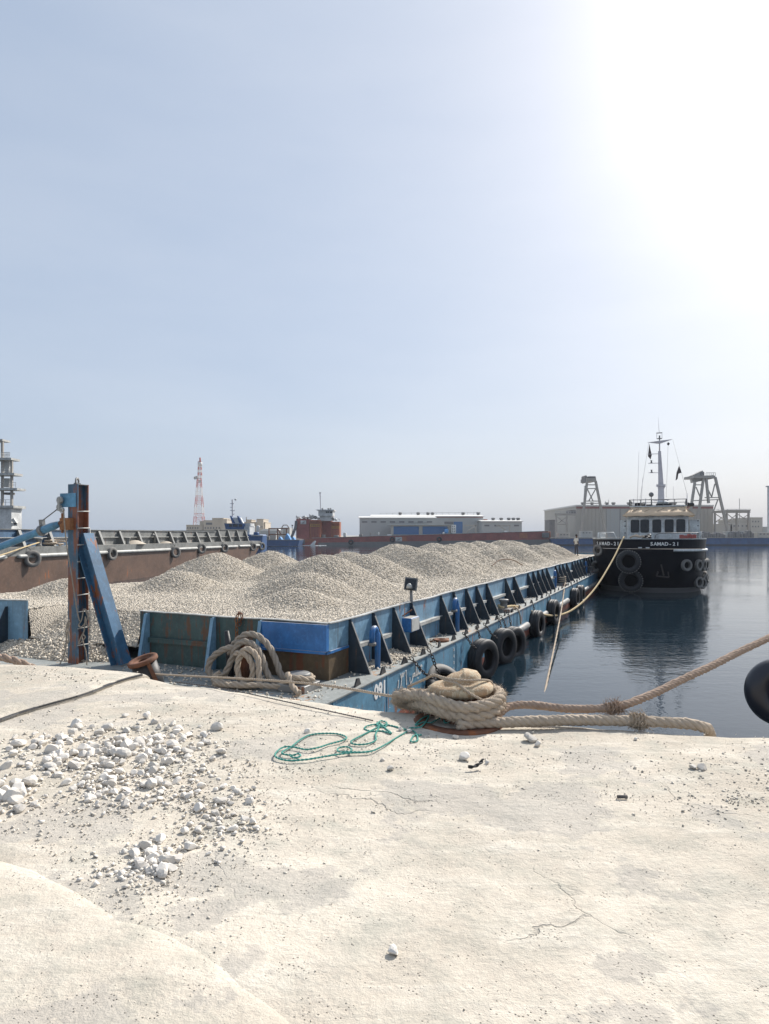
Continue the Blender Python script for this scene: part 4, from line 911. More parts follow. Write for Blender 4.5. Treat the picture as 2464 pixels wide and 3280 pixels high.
def wl(t, z): return Vector((9.35 - 5.85 * t, 33.9 - 19.3 * t, z))
rope('slack_line', 'pale slack line running from a barge bollard down into the water', [bw(.30, 24.2, 1.5), bw(.5, 24.2, 1.5), wl(.03, 1.3), wl(.3, .64), wl(.55, .30), wl(.8, .08), wl(1.02, -.08), wl(1.1, -.2)], .030, 'rope_tan', 3, n=5, step=.08)
rope('mooring_rope', 'several turns of tan line around the barge bollard nearer the tug', [bw(.36 + .17 * math.cos(t), 24.3 + .17 * math.sin(t), 1.32 + .025 * t / 1.6) for t in np.linspace(0, 20, 42)], .03, 'rope_tan', 3, n=5)
rope('hose_scrap', 'dark hose arched over the gravel beside the coaming', [bw(-1.5, 17.2, 2.45), bw(-1.3, 17.9, 2.68), bw(-1.0, 18.8, 2.66), bw(-.7, 19.6, 2.40)], .03, 'rope_brown', 2, cat='hose')

# ------------------------------------------------------------------ vessel off to the right with the big tube fender
VM = thing('moored_barge', 'dark moored barge to the right of the quay carrying a big black tube fender', 'barge', (8.2, 9.9, 0), R(-68))
m = MB(); m.add([(0, 0, 3.0), (8, 0, 3.0), (8, 24, 3.0), (0, 24, 3.0), (0, .8, -1), (8, .8, -1), (8, 24, -1), (0, 24, -1)], [(0, 1, 2, 3), (7, 6, 5, 4), (0, 4, 5, 1), (1, 5, 6, 2), (2, 6, 7, 3), (3, 7, 4, 0)]); m.build('hull', 'vessel_blue', VM)
VM.location = (6.9, 10.5, 0); VM.rotation_euler = (0, 0, -R(40))
m = MB(); m.rng(-.05, 8.05, -.06, 24, 3.002, 3.06); m.build('deck', 'deck_paint', VM)
m = MB(); m.tube([(1.98, .5, 3.05), (1.98, .5, 3.62)], .13, 12); m.tube([(2.55, .5, 3.05), (2.55, .5, 3.62)], .13, 12); m.build('bow_bitts', 'black_steel', VM)

TU = MB(); TU.lathe([(.345 + .185 * math.cos(t), .185 * math.sin(t)) for t in np.linspace(0, 2 * math.pi, 18)[:-1]], 48, closed=True)
e = thing('tube_fender', 'large smooth black tube fender hanging beside the quay with a short chain', 'fender', at(2503, 2217, 10.3))
o = link('tube', TU.mesh('tube', 'tube_rubber'), e); o.rotation_euler = (R(84), 0, R(-14))
chain(e, [Vector((-.16, -.05, -.46)), Vector((-.17, -.06, -.56)), Vector((-.165, -.06, -.68))], 'chain')
chain(e, [Vector((.1, 0, .42)), Vector((.45, .12, .9)), Vector((.72, .2, 1.74))], 'chain')

# ------------------------------------------------------------------ the tug
TG = thing('tugboat', 'black hulled tug with white wheelhouse lying alongside the gravel barge', 'tugboat', (16.75, 42.0, 0), -R(TH))
def outline(B, y0, Lb, n, ye, k=41):
    pts = []
    for ph in np.linspace(-math.pi / 2, math.pi / 2, k):
        s, c = math.sin(ph), math.cos(ph)
        pts.append((B * math.copysign(abs(s) ** (2 / n), s), y0 + Lb * (1 - abs(c) ** (2 / n))))
    return [(-B * .94, ye), (-B, ye - 3), (-B, y0 + Lb + 2)] + pts + [(B, y0 + Lb + 2), (B, ye - 3), (B * .94, ye)]
LV = [(-.8, 2.9, 2.4, 5.6, 2.3), (0.0, 3.30, 1.15, 5.0, 2.4), (.5, 3.42, .85, 4.8, 2.5), (1.5, 3.52, .35, 4.6, 2.7), (2.88, 3.58, .0, 4.4, 2.9)]
def loft(mb, levels, ye=21, ye2=None):
    rows = [[(x, y, z) for x, y in outline(B, y0, Lb, n, ye)] for z, B, y0, Lb, n in levels]
    k = len(rows[0]); vs = [p for r in rows for p in r]
    mb.add(vs, [(i * k + j, i * k + j + 1, (i + 1) * k + j + 1, (i + 1) * k + j) for i in range(len(rows) - 1) for j in range(k - 1)], True)
    mb.add(rows[-1], [tuple(range(k))]); mb.add(rows[0], [tuple(reversed(range(k)))])
    mb.add([r[0] for r in rows] + [r[-1] for r in rows], [(i, i + 1, len(rows) + i + 1, len(rows) + i) for i in range(len(rows) - 1)])
m = MB(); loft(m, LV); hull = m.build('hull', 'tug_black', TG)
def bulwark(z0, z1, y_end, out0=0.0, out1=.06, th=.07, B=3.58):
    o0 = [p for p in outline(B + out0, -out0, 4.4, 2.9, 21) if p[1] <= y_end]; o1 = [(x * (B + out1) / (B + out0), y - (out1 - out0)) for x, y in o0]
    i1 = [(x * (B + out1 - th) / (B + out1), y + th) for x, y in o1]; i0 = [(x * (B - th) / B, y + th) for x, y in o0]
    k = len(o0); vs = [(*p, z0) for p in o0] + [(*p, z1) for p in o1] + [(*p, z1) for p in i1] + [(*p, z0) for p in i0]
    fs = []
    for r in range(4):
        q = (r + 1) % 4; fs += [(r * k + j, r * k + j + 1, q * k + j + 1, q * k + j) for j in range(k - 1)]
    fs += [(0, k, 2 * k, 3 * k), (k - 1, 2 * k - 1, 3 * k - 1, 4 * k - 1)]
    return MB().add(vs, fs, False)
bulwark(2.90, 3.50, 3.6).build('bulwark', 'tug_black', TG)
bulwark(3.503, 3.55, 3.6, .06, .075, .14).build('cap_rail', 'tug_white', TG)
m = MB()
for s_ in (1,):
    pts = [p for p in outline(3.66, -.08, 4.4, 2.9, 21) if p[0] * s_ > 1.35]; m.tube([(x, y, 2.80) for x, y in pts], .075, 8)
m.build('rub_rail', 'tug_white', TG)
m = MB(); loft(m, [(-.02, 3.33, 1.12, 5.0, 2.4), (.34, 3.415, .925, 4.85, 2.47)]); m.build('boot_topping', 'junk_grey', TG)
def hull_at(sx, z):
    """outermost bow point at offset sx and level z"""
    B = np.interp(z, [l[0] for l in LV], [l[1] for l in LV]); y0 = np.interp(z, [l[0] for l in LV], [l[2] for l in LV]); Lb = np.interp(z, [l[0] for l in LV], [l[3] for l in LV]); n = np.interp(z, [l[0] for l in LV], [l[4] for l in LV])
    s = min(.999, abs(sx) / B); ph = math.asin(s ** (n / 2)); return y0 + Lb * (1 - math.cos(ph) ** (2 / n))
def letters(txt, x0, x1, z, size):
    sp = (x1 - x0) / (len(txt) - 1)
    for i, ch in enumerate(txt):
        if ch == ' ': continue
        x = x0 + sp * i; dy = hull_at(x + .02, 2.88) - hull_at(x - .02, 2.88); ang = math.atan2(dy, .04)
        M = Matrix.Translation((x, hull_at(x, 2.88) - .085, z)) @ Matrix.Rotation(ang, 4, 'Z') @ Matrix.Rotation(R(90), 4, 'X') @ Matrix.Rotation(R(3), 4, 'X')
        text_mesh(ch, size, 'white_lettering', TG, M, 'name_letter', .008, .006)
letters('SAMAD-21', .34, 1.86, 3.20, .31); letters('SAMAD-21', -3.1, -1.70, 3.20, .31)
m = MB()
for x in (-.35, .10): m.rng(x - .11, x + .11, -.115, -.05, 2.93, 3.0)
m.build('scupper', 'tug_white', TG)
m = MB(); m.rng(-3.3, 3.3, 3.7, 20.5, 2.885, 2.93); m.build('deck', 'grey_steel', TG)
m = MB(); m.bar((.9, -.02, 1.9), (1.05, .05, 1.2), .10, .08); m.bar((.62, .05, 1.15), (1.35, .05, 1.10), .09, .08); m.bar((.62, .05, 1.15), (.72, .0, 1.45), .08); m.bar((1.35, .05, 1.1), (1.3, .0, 1.45), .08); m.build('anchor', 'chain_steel', TG)
# wheelhouse
WX, WY, WZ = .55, 5.4, 2.93
m = MB(); m.rng(WX - 2.02, WX + 2.02, WY, WY + 3.6, WZ, 5.16); wh = m.build('wheelhouse', 'tug_white', TG, .05)
def rrect(w_, h_, r_, n=4):
    p = []
    for cx_, cy_, a0 in ((w_ / 2 - r_, h_ / 2 - r_, 0), (-w_ / 2 + r_, h_ / 2 - r_, 90), (-w_ / 2 + r_, -h_ / 2 + r_, 180), (w_ / 2 - r_, -h_ / 2 + r_, 270)):
        p += [(cx_ + r_ * math.cos(R(a0 + 90 * k / n)), cy_ + r_ * math.sin(R(a0 + 90 * k / n))) for k in range(n + 1)]
    return p
for k, x in enumerate((-1.48, -.83, -.03, .78, 1.53)):
    M = Matrix.Translation((WX + x, WY - .001, 4.42)) @ Matrix.Rotation(R(90), 4, 'X')
    fr = MB().prism(rrect(.58, .93, .1), .03, M).build('window', 'black_steel', wh)
    MB().prism(rrect(.50, .85, .08), .008, Matrix.Translation((0, -.0305, 0)) @ M).build('pane', 'dark_glass', fr)
for k in range(2):
    M = Matrix.Translation((WX + 2.02, WY + 1.0 + k * 1.4, 4.42)) @ Matrix.Rotation(R(90), 4, 'Z') @ Matrix.Rotation(R(90), 4, 'X')
    fr = MB().prism(rrect(.9, .9, .1), .03, M).build('window', 'black_steel', wh); MB().prism(rrect(.8, .8, .08), .008, Matrix.Translation((.0305, 0, 0)) @ M).build('pane', 'dark_glass', fr)
for x, w_ in ((WX - 2.30, .46), (WX + 2.42, .66)):
    dd = MB().rng(x - w_ / 2, x + w_ / 2, WY + .5, WY + .56, WZ + .02, 4.86).build('door', 'tug_white', wh, .02)
    m = MB()
    for z in (3.4, 3.9, 4.4, 4.75): m.rng(x + w_ / 2 - .16, x + w_ / 2 - .06, WY + .47, WY + .498, z, z + .06)
    m.build('dog_handle', 'black_steel', dd)
# tarpaulin canopy (hipped)
e_ = (WX - 2.32, WX + 2.45, WY - .35, WY + 4.1, 5.17); t_ = (WX - 1.75, WX + 1.75, WY + .75, WY + 3.2, 5.80)
m = MB(); n_ = 18; top, bot = [], []
for i in range(n_ + 1):
    t = i / n_; sag = -.05 * math.sin(t * math.pi * 5) ** 2
    bot.append((e_[0] + (e_[1] - e_[0]) * t, e_[2], e_[4] + sag)); top.append((t_[0] + (t_[1] - t_[0]) * t, t_[2], t_[4] + .02 * math.sin(i * 2.1)))
mid = [tuple((a + b) / 2 + (-.045 if k == 2 else 0) for k, (a, b) in enumerate(zip(p, q))) for p, q in zip(bot, top)]
k = n_ + 1; m.add(bot + mid + top, [(i, i + 1, k + i + 1, k + i) for i in range(n_)] + [(k + i, k + i + 1, 2 * k + i + 1, 2 * k + i) for i in range(n_)], True)
A = [(e_[0], e_[2], e_[4]), (e_[1], e_[2], e_[4]), (e_[1], e_[3], e_[4]), (e_[0], e_[3], e_[4]), (t_[0], t_[2], t_[4]), (t_[1], t_[2], t_[4]), (t_[1], t_[3], t_[4]), (t_[0], t_[3], t_[4])]
m.add(A, [(1, 2, 6, 5), (2, 3, 7, 6), (3, 0, 4, 7), (4, 5, 6, 7)]); can = m.build('canopy', 'tarp', TG)
sol = can.modifiers.new('thickness', 'SOLIDIFY'); sol.thickness = .015
for k_ in range(5):
    x = WX - 1.6 + k_ * .85; MB().bar((x - .1, WY + .30, 5.49), (x + .35, WY + .62, 5.70), .06, .03).build('batten', 'timber', can)
# monkey island: deck, rails, gear
m = MB(); m.rng(WX - 1.9, WX + 1.95, WY + .78, WY + 4.4, 5.83, 5.90); m.build('top_deck', 'tug_white', TG)
def rail(x0, y0, x1, y1, z, hgt, n, r_=.022, mids=1, mat='grey_steel', name='railing', parent=None):
    m = MB(); m.tube([(x0, y0, z + hgt), (x1, y1, z + hgt)], r_, 6)
    for j in range(mids): m.tube([(x0, y0, z + hgt * (j + 1) / (mids + 1)), (x1, y1, z + hgt * (j + 1) / (mids + 1))], r_ * .8, 6)
    for i in range(n + 1): t = i / n; m.tube([(x0 + (x1 - x0) * t, y0 + (y1 - y0) * t, z), (x0 + (x1 - x0) * t, y0 + (y1 - y0) * t, z + hgt)], r_, 6)
    return m.build(name, mat, parent or TG)
rail(WX - 1.9, WY + .82, WX + 1.9, WY + .82, 5.90, .45, 5, .028); rail(WX + 1.9, WY + .82, WX + 1.9, WY + 4.3, 5.90, .45, 4, .028); rail(WX - 1.9, WY + .82, WX - 1.9, WY + 4.3, 5.90, .45, 4, .028)
m = MB(); m.rng(WX - 1.3, WX - .35, WY + 1.1, WY + 1.25, 5.92, 6.02); m.rng(WX - .1, WX + .95, WY + 1.1, WY + 1.3, 5.92, 6.06); m.build('locker', 'black_steel', TG)
m = MB(); m.lathe([(0, 0), (.36, 0), (.42, .1), (.36, .22), (0, .24)], 16, Matrix.Translation((WX + .35, WY + 1.5, 6.02))); m.build('liferaft', 'tug_white', TG)
m = MB(); m.box((WX + 2.2, WY + 2.4, 6.0), (.5, .4, .26)); m.build('air_horn', 'black_steel', TG, .06)
MXm, MYm = WX + .22, WY + 3.0
m = MB()
def frustum(mb, x, y, z0, z1, a0, b0, a1, b1, dx=0.0):
    mb.add([(x - a0, y - b0, z0), (x + a0, y - b0, z0), (x + a0, y + b0, z0), (x - a0, y + b0, z0), (x + dx - a1, y - b1, z1), (x + dx + a1, y - b1, z1), (x + dx + a1, y + b1, z1), (x + dx - a1, y + b1, z1)], [(3, 2, 1, 0), (4, 5, 6, 7), (0, 1, 5, 4), (1, 2, 6, 5), (2, 3, 7, 6), (3, 0, 4, 7)])
frustum(m, MXm, MYm, 5.90, 7.45, .24, .3, .20, .22, -.02); frustum(m, MXm - .02, MYm, 7.45, 10.1, .19, .2, .10, .1, -.10); m.tube([(MXm - .12, MYm, 10.1), (MXm - .12, MYm, 11.05)], .045, 8)
mast = m.build('mast', 'tug_mast', TG)
m = MB(); m.rng(MXm - .34, MXm + .30, MYm - .3, MYm + .3, 7.42, 7.58); m.rng(MXm - .24, MXm + .24, MYm - .26, MYm + .26, 7.30, 7.38); m.build('mast_collar', 'tug_mast', mast)
for z, l_, lamp in ((9.92, .86, 0), (9.22, .82, 1), (8.50, .80, 1)):
    m = MB(); m.bar((MXm - .1, MYm, z - .02), (MXm - .1 - l_, MYm, z + .0), .05, .04); a_ = m.build('light_arm', 'tug_mast', mast)
    if lamp: MB().lathe([(0, 0), (.10, 0), (.05, .06), (.055, .16), (.075, .17), (.075, .20), (0, .20)], 10, Matrix.Translation((MXm - .1 - l_ * .72, MYm, z + .02))).build('mast_light', 'grey_steel', a_)
m = MB(); m.add([(MXm - .98, MYm - .03, 10.80), (MXm - .12, MYm - .1, 10.66), (MXm + .80, MYm - .03, 10.95), (MXm - .12, MYm - .1, 10.88), (MXm - .98, MYm + .03, 10.80), (MXm - .12, MYm + .1, 10.66), (MXm + .80, MYm + .03, 10.95), (MXm - .12, MYm + .1, 10.88)], [(0, 1, 2, 3), (7, 6, 5, 4), (0, 4, 5, 1), (1, 5, 6, 2), (2, 6, 7, 3), (3, 7, 4, 0)]); m.build('crosstree', 'tug_mast', mast)
m = MB(); m.rng(MXm - .32, MXm + .06, MYm - .15, MYm + .15, 11.03, 11.06); m.rng(MXm - .34, MXm + .07, MYm - .15, MYm + .15, 11.46, 11.49)
for sx in (-.31, .05): m.tube([(MXm + sx, MYm, 11.05), (MXm + sx, MYm, 11.47)], .014, 5)
m.lathe([(0, 0), (.09, 0), (.05, .08), (.06, .22), (0, .22)], 8, Matrix.Translation((MXm - .12, MYm, 11.06))); m.build('lantern_cage', 'grey_steel', mast)
MB().tube([(MXm - .14, MYm, 11.49), (MXm - .22, MYm, 12.7)], [.016, .006], 5).build('whip_aerial', 'tug_mast', mast)
m = MB(); m.rng(MXm - .56, MXm - .22, MYm - .2, MYm + .2, 6.35, 6.40); m.rng(MXm - .5, MXm - .2, MYm - .15, MYm + .15, 6.2, 6.24); m.rng(MXm + .2, MXm + .56, MYm - .2, MYm + .2, 6.4, 6.45); m.bar((MXm + .25, MYm, 6.2), (MXm + .5, MYm, 6.42), .12, .05); m.build('radar_platform', 'tug_mast', mast)
for x, z1, r_ in ((-1.62, 6.45, .035), (-1.38, 9.9, .012), (-1.12, 8.0, .014), (-.80, 6.45, .035), (1.05, 7.3, .012), (1.95, 6.75, .03)):
    MB().tube([(WX + x, WY + 1.0, 5.9), (WX + x + (.12 if z1 > 7.5 else 0), WY + 1.0, z1)], [r_, r_ * .7], 6).build('aerial' if z1 > 6.5 else 'vent_pipe', 'tug_mast', TG)
sl = MB().lathe([(0, -.09), (.1, -.09), (.17, .0), (.17, .09), (.0, .10)], 14, Matrix.Translation((WX - .42, WY + .95, 6.72)) @ Matrix.Rotation(R(90), 4, 'X')).tube([(WX - .42, WY + .95, 5.9), (WX - .42, WY + .95, 6.6)], .03, 6).build('searchlight', 'grey_steel', TG)
MB().tube([(MXm + .80, MYm, 10.9), (WX + 1.95, WY + 1.0, 6.7)], .009, 4).tube([(MXm - .88, MYm, 10.8), (WX - 1.2, WY + 1.0, 6.3)], .009, 4).tube([(MXm + .48, MYm, 10.8), (MXm + .34, MYm, 6.6)], .008, 4).build('halyard', 'grey_steel', mast)
def flag(pts, name, mat='flag_cloth'):
    m = MB(); k = len(pts); m.add([(x, MYm - .02, z) for x, z in pts] + [(x, MYm + .02 * (i % 2), z) for i, (x, z) in enumerate(pts)], [tuple(range(k)), tuple(reversed(range(k, 2 * k)))] + [(i, (i + 1) % k, k + (i + 1) % k, k + i) for i in range(k)]); return m.build(name, mat, mast)
flag([(MXm - .82, 10.72), (MXm - .88, 10.3), (MXm - .93, 9.75), (MXm - .74, 9.50), (MXm - .66, 9.85), (MXm - .74, 10.2), (MXm - .79, 10.5)], 'flag')
flag([(MXm + 1.22, 8.95), (MXm + 1.05, 8.45), (MXm + .98, 7.85), (MXm + 1.12, 7.95), (MXm + 1.18, 8.35), (MXm + 1.40, 8.42), (MXm + 1.34, 8.6)], 'flag')
flag([(MXm + .48, 10.75), (MXm + .38, 10.62), (MXm + .48, 10.48), (MXm + .60, 10.62)], 'signal_shape', 'black_steel')
# fore deck rails and gear
m = MB(); m.tube([(.5, 1.2, 3.55), (.55, 1.2, 3.78), (.8, 1.2, 3.90), (2.2, 1.7, 3.92), (3.1, 3.0, 3.92), (3.1, 3.0, 3.55)], .032, 6); m.build('railing', 'grey_steel', TG)
m = MB(); m.tube([(-3.2, 3.4, 3.0), (-3.2, 3.4, 3.95), (-2.2, 2.9, 3.95), (-1.8, 3.0, 3.1)], .032, 6); m.build('railing', 'tug_white', TG)
rail(3.3, 3.7, 3.3, 9, 2.93, 1.05, 6, .035, 3, 'tug_white'); rail(3.3, 3.7, 2.7, 3.7, 2.93, 1.0, 2, .035, 3, 'tug_white'); rail(-3.3, 3.7, -3.3, 9, 2.93, 1.0, 6, .035, 2, 'tug_white')
m = MB()
for k_ in range(5): m.lathe([(.13, -.05), (.26, -.05), (.26, .05), (.13, .05)], 10, Matrix.Translation((-.2 + .3 * random.random(), 1.7 + .1 * k_, 3.50 + .05 * k_)) @ Matrix.Rotation(random.uniform(-.5, .5), 4, 'X') @ Matrix.Rotation(random.uniform(-.5, .5), 4, 'Y'), closed=True)
m.rng(-.75, .9, 1.6, 2.2, 2.93, 3.52); m.build('towing_winch', 'black_steel', TG)
m = MB()
for k_ in range(6): m.box((2.1 + .16 * k_, 2.75 + .1 * k_, 3.62 + .1 * random.random()), (.2, .2, .26), random.random())
m.build('rolled_hose', 'red_gear', TG)
m = MB(); m.tube([(-1.0, .35, 3.60), (-.75, .35, 3.72), (-.4, .3, 3.66), (-.1, .3, 3.70)], .07, 6); m.tube([(-.95, .5, 3.62), (-.6, .5, 3.78), (-.3, .5, 3.64)], .06, 6); m.build('bow_rope', 'rope_tan', TG)
m = MB(); m.rng(-1.5, 1.5, 10, 17, 2.94, 4.7); m.build('deckhouse', 'tug_white', TG, .05)
m = MB(); m.tube([(-1.0, 13, 4.6), (-1.0, 13, 6.4)], .35, 12); m.tube([(1.0, 13, 4.6), (1.0, 13, 6.4)], .35, 12); m.build('funnel', 'tug_black', TG)
m = MB(); m.rng(3.56, 3.62, 4.2, 5.0, 1.9, 2.7); m.build('hull_recess', 'junk_grey', TG)
# tug fenders
BIG = tyre_me('tyre', 'rubber', .74, .40, .42)
blk = MB()
for k_ in range(30):
    t = 2 * math.pi * k_ / 30; blk.box((.735 * math.cos(t), .735 * math.sin(t), .10), (.06, .075, .17), m=Matrix.Rotation(t, 4, 'Z')); blk.box((.735 * math.cos(t + .1), .735 * math.sin(t + .1), -.11), (.06, .075, .17), m=Matrix.Rotation(t + .1, 4, 'Z'))
blk = blk.mesh('tread_blocks', 'dusty_rubber')
def tugp(v, u, z): return TG.location + SX * v + AX * u + Vector((0, 0, z))
FB = R(TH) + math.pi
for v, z, lab in ((-1.05, 2.05, 'huge lugged tyre fender at the top of the tug bow below the towing line'), (-.95, .80, 'huge black tyre fender low on the tug bow just above the water')):
    y = hull_at(v, z) - .24; e = tyre(lab, tugp(v, y, z), FB - R(8), 'big bow tyres of the tug', BIG); re_ = tuple(e.children[0].rotation_euler)
    o = link('tread_blocks', blk, e); o.rotation_euler = re_
for v, z, lab in ((-3.05, 2.75, 'small worn tyre on the tug shoulder next to the left bow lettering'), (-3.3, 1.6, 'small dark tyre squeezed between the tug and the barge')):
    y = hull_at(v, z) - .14; tyre(lab, tugp(v, y, z), FB + R(35), 'tyres round the tug bow', TYS)
LAB = ['first', 'second', 'third', 'fourth', 'fifth', 'sixth']
for i, v in enumerate((2.30, 2.98, 3.28, 3.46, 3.55)):
    z = 1.85 - .02 * i; y = hull_at(v, z); tn = math.atan2(hull_at(v + .02, z) - hull_at(v - .02, z), .04) if v < 3.3 else R(60 + i * 5)
    tyre('worn tyre in the upper row on the tug flank, %s back from the bow' % LAB[i], tugp(v + .13 * math.sin(tn), y - .13 * math.cos(tn), z), FB - tn, 'tyres round the tug bow', TYS, .95)
for i, u in enumerate((4.4, 5.5)):
    tyre('worn tyre in the upper row on the tug flank, %s back from the bow' % ('sixth', 'seventh')[i], tugp(3.72, u, 1.8), FB - R(80), 'tyres round the tug bow', TYS, .95)
for i, (v, z) in enumerate(((3.0, .66), (3.25, .55), (3.40, .72), (3.45, .66))):
    y = hull_at(min(v, 3.35), z) + .5 * max(0, v - 3.3) * 8; tn = R(50 + i * 9)
    tyre('worn tyre in the lower row on the tug flank, %s back from the bow' % LAB[i], tugp(v + .16 * math.sin(tn), y - .14 * math.cos(tn), z), FB - tn, 'tyres round the tug bow', TYS, .95)
for i, u in enumerate((4.5, 5.6)):
    tyre('worn tyre in the lower row on the tug flank, %s back from the bow' % ('fifth', 'sixth')[i], tugp(3.66, u, .9), FB - R(80), 'tyres round the tug bow', TYS, .95, lean=.2)

# ------------------------------------------------------------------ person on the gravel
pp = at(1846, 1779, 52.6); pz = float(gravel_z(np.array([bl(pp).x]), np.array([bl(pp).y]))[0])
def person():
    e = thing('person', 'person in pale shirt and dark trousers standing on the gravel near the tug', 'person', (pp.x, pp.y, pz), R(-60))
    J = {'pel': (0, 0, .93, .13, .10), 'wst': (0, .01, 1.08, .125, .09), 'chs': (0, .0, 1.30, .16, .11), 'nk0': (0, .02, 1.44, .07, .06), 'nk1': (0, .03, 1.50, .052, .052), 'hd0': (0, .045, 1.56, .068, .078), 'hd1': (0, .04, 1.65, .074, .09), 'hd2': (0, .03, 1.72, .05, .06),
         'shl': (-.17, .01, 1.39, .065, .06), 'ell': (-.23, -.02, 1.12, .045, .045), 'wrl': (-.20, .10, .90, .03, .03), 'hal': (-.19, .13, .82, .035, .022), 'shr': (.17, .01, 1.39, .065, .06), 'elr': (.22, -.04, 1.12, .045, .045), 'wrr': (.17, .12, .98, .03, .03), 'har': (.14, .18, .95, .035, .022),
         'hpl': (-.09, 0, .86, .09, .09), 'knl': (-.095, .02, .48, .062, .062), 'anl': (-.10, -.01, .09, .042, .042), 'ftl': (-.11, .13, .035, .038, .03), 'hpr': (.09, 0, .86, .09, .09), 'knr': (.10, .05, .48, .062, .062), 'anr': (.10, .05, .09, .042, .042), 'ftr': (.11, .19, .035, .038, .03)}
    E = ['pel-wst', 'wst-chs', 'chs-nk0', 'nk0-nk1', 'nk1-hd0', 'hd0-hd1', 'hd1-hd2', 'chs-shl', 'shl-ell', 'ell-wrl', 'wrl-hal', 'chs-shr', 'shr-elr', 'elr-wrr', 'wrr-har', 'pel-hpl', 'hpl-knl', 'knl-anl', 'anl-ftl', 'pel-hpr', 'hpr-knr', 'knr-anr', 'anr-ftr']
    ks = list(J); V = [J[k][:3] for k in ks]; ed = [tuple(ks.index(q) for q in s.split('-')) for s in E]; rad = [J[k][3:] for k in ks]
    for hnd, s in (('hal', -1), ('har', 1)):
        h0 = Vector(J[hnd][:3]); i0 = ks.index(hnd)
        for f in range(5):
            off = Vector(((f - 2) * .014, .015 + (.02 if f == 0 else 0), -.045 if f else -.02)); V.append(tuple(h0 + off)); rad.append((.009, .009)); ed.append((i0, len(V) - 1))
            V.append(tuple(h0 + off * 1.6 + Vector((0, .015, -.01)))); rad.append((.008, .008)); ed.append((len(V) - 2, len(V) - 1))
    me = bpy.data.meshes.new('body'); me.from_pydata(V, ed, []); o = link('body', me, e)
    md = o.modifiers.new('skin', 'SKIN'); md.use_smooth_shade = True
    sk = me.skin_vertices[0].data if me.skin_vertices else None
    if sk is None:
        bm = bmesh.new(); bm.from_mesh(me); bm.verts.layers.skin.verify(); bm.to_mesh(me); bm.free(); sk = me.skin_vertices[0].data
    for i, (a, b_) in enumerate(rad): sk[i].radius = (a, b_); sk[i].use_root = (i == 0)
    o.modifiers.new('sub', 'SUBSURF').render_levels = 1; o.modifiers['sub'].levels = 1
    dg = bpy.context.evaluated_depsgraph_get(); nm = bpy.data.meshes.new_from_object(o.evaluated_get(dg)); o.modifiers.clear(); o.data = nm
    nm.materials.clear()
    for k in ('skin', 'shirt', 'trousers'): nm.materials.append(MATS[k])
    for p in nm.polygons:
        c = p.center
        p.material_index = 2 if (c.z < .97 and abs(c.x) < .16 and c.y < .14 and c.z > .1) else (1 if .9 < c.z < 1.46 and not (abs(c.x) > .165 and c.z < 1.2) else 0); p.use_smooth = True
    MB().lathe([(0, .10), (.05, .09), (.085, .045), (.088, 0), (.08, -.03), (0, -.03)], 12, Matrix.Translation((0, .02, 1.67))).build('hair', 'hair', e)
    m = MB(); m.lathe([(0, .02), (.012, .01), (.016, -.02), (0, -.025)], 6, Matrix.Translation((0, .128, 1.615))); m.box((-.03, .115, 1.64), (.02, .01, .012)); m.box((.03, .115, 1.64), (.02, .01, .012)); m.build('face', 'skin', e)
    return e
person()
#==PART4==
# ------------------------------------------------------------------ empty grey barge on the left
LH = R(7.63); LO = Vector((-23.3, 43, 0)); LA = Vector((math.sin(LH), math.cos(LH), 0)); LS = Vector((LA.y, -LA.x, 0))
def lw(v, u, z): return LO + LS * v + LA * u + Vector((0, 0, z))
LB = thing('empty_barge', 'weathered grey hopper barge riding high and empty behind the gravel', 'barge', LO, -LH)
Y0, Y1 = -26.0, 47.6
m = MB(); m.add([(0, Y0, 3), (0, Y1, 3), (-14, Y1, 3), (-14, Y0, 3), (0, Y0, 2.42), (0, Y1 - .2, 2.42), (-14, Y1 - .2, 2.42), (-14, Y0, 2.42)], [(0, 1, 2, 3), (7, 6, 5, 4), (0, 4, 5, 1), (1, 5, 6, 2), (2, 6, 7, 3), (3, 7, 4, 0)]); m.build('topside', 'old_barge_grey', LB)
m = MB(); m.add([(0.0, Y0, 2.418), (0.0, Y1 - .2, 2.418), (-14, Y1 - .2, 2.418), (-14, Y0, 2.418), (-.1, Y0, -1), (-.1, Y1 - 6, -1), (-13.9, Y1 - 6, -1), (-13.9, Y0, -1)], [(0, 1, 2, 3), (7, 6, 5, 4), (0, 4, 5, 1), (1, 5, 6, 2), (2, 6, 7, 3), (3, 7, 4, 0)]); m.build('hull', 'antifouling_brown', LB)
for a, b_ in ((-24, -11.5), (-11, -2.2), (-1.2, 9.4), (9.8, 20.2), (21.8, 26.4), (27.9, 33), (34.2, 38.4), (38.9, 43), (44.1, 46.8)):
    MB().tube([(.06, a, 2.40), (.06, a + .2, 2.40), (.06, b_ - .2, 2.40), (.06, b_, 2.40)], [.07, .14, .14, .07], 10).build('rub_rail', 'pale_steel', LB)
for a, b_, z, mt in ((-24, 8.3, 4.12, 'old_barge_blue'), (8.3, 33.5, 4.15, 'old_barge_grey'), (33.5, 44.6, 4.42, 'old_barge_grey')):
    MB().rng(-.92, -.90, a, b_ - .01, 3.0, z).rng(-12.92, -12.90, a, b_ - .01, 3.0, z).build('coaming', mt, LB)
    MB().rng(-1.02, -.80, a, b_ - .01, z + .002, z + .05).build('top_flange', 'old_barge_grey', LB); MB().rng(-.897, -.70, a, b_ - .01, 3.58, 3.63).build('stiffener', 'pale_steel', LB)
MB().rng(-12.9, -.92, 44.57, 44.6, 3.0, 4.42).build('coaming', 'old_barge_grey', LB)
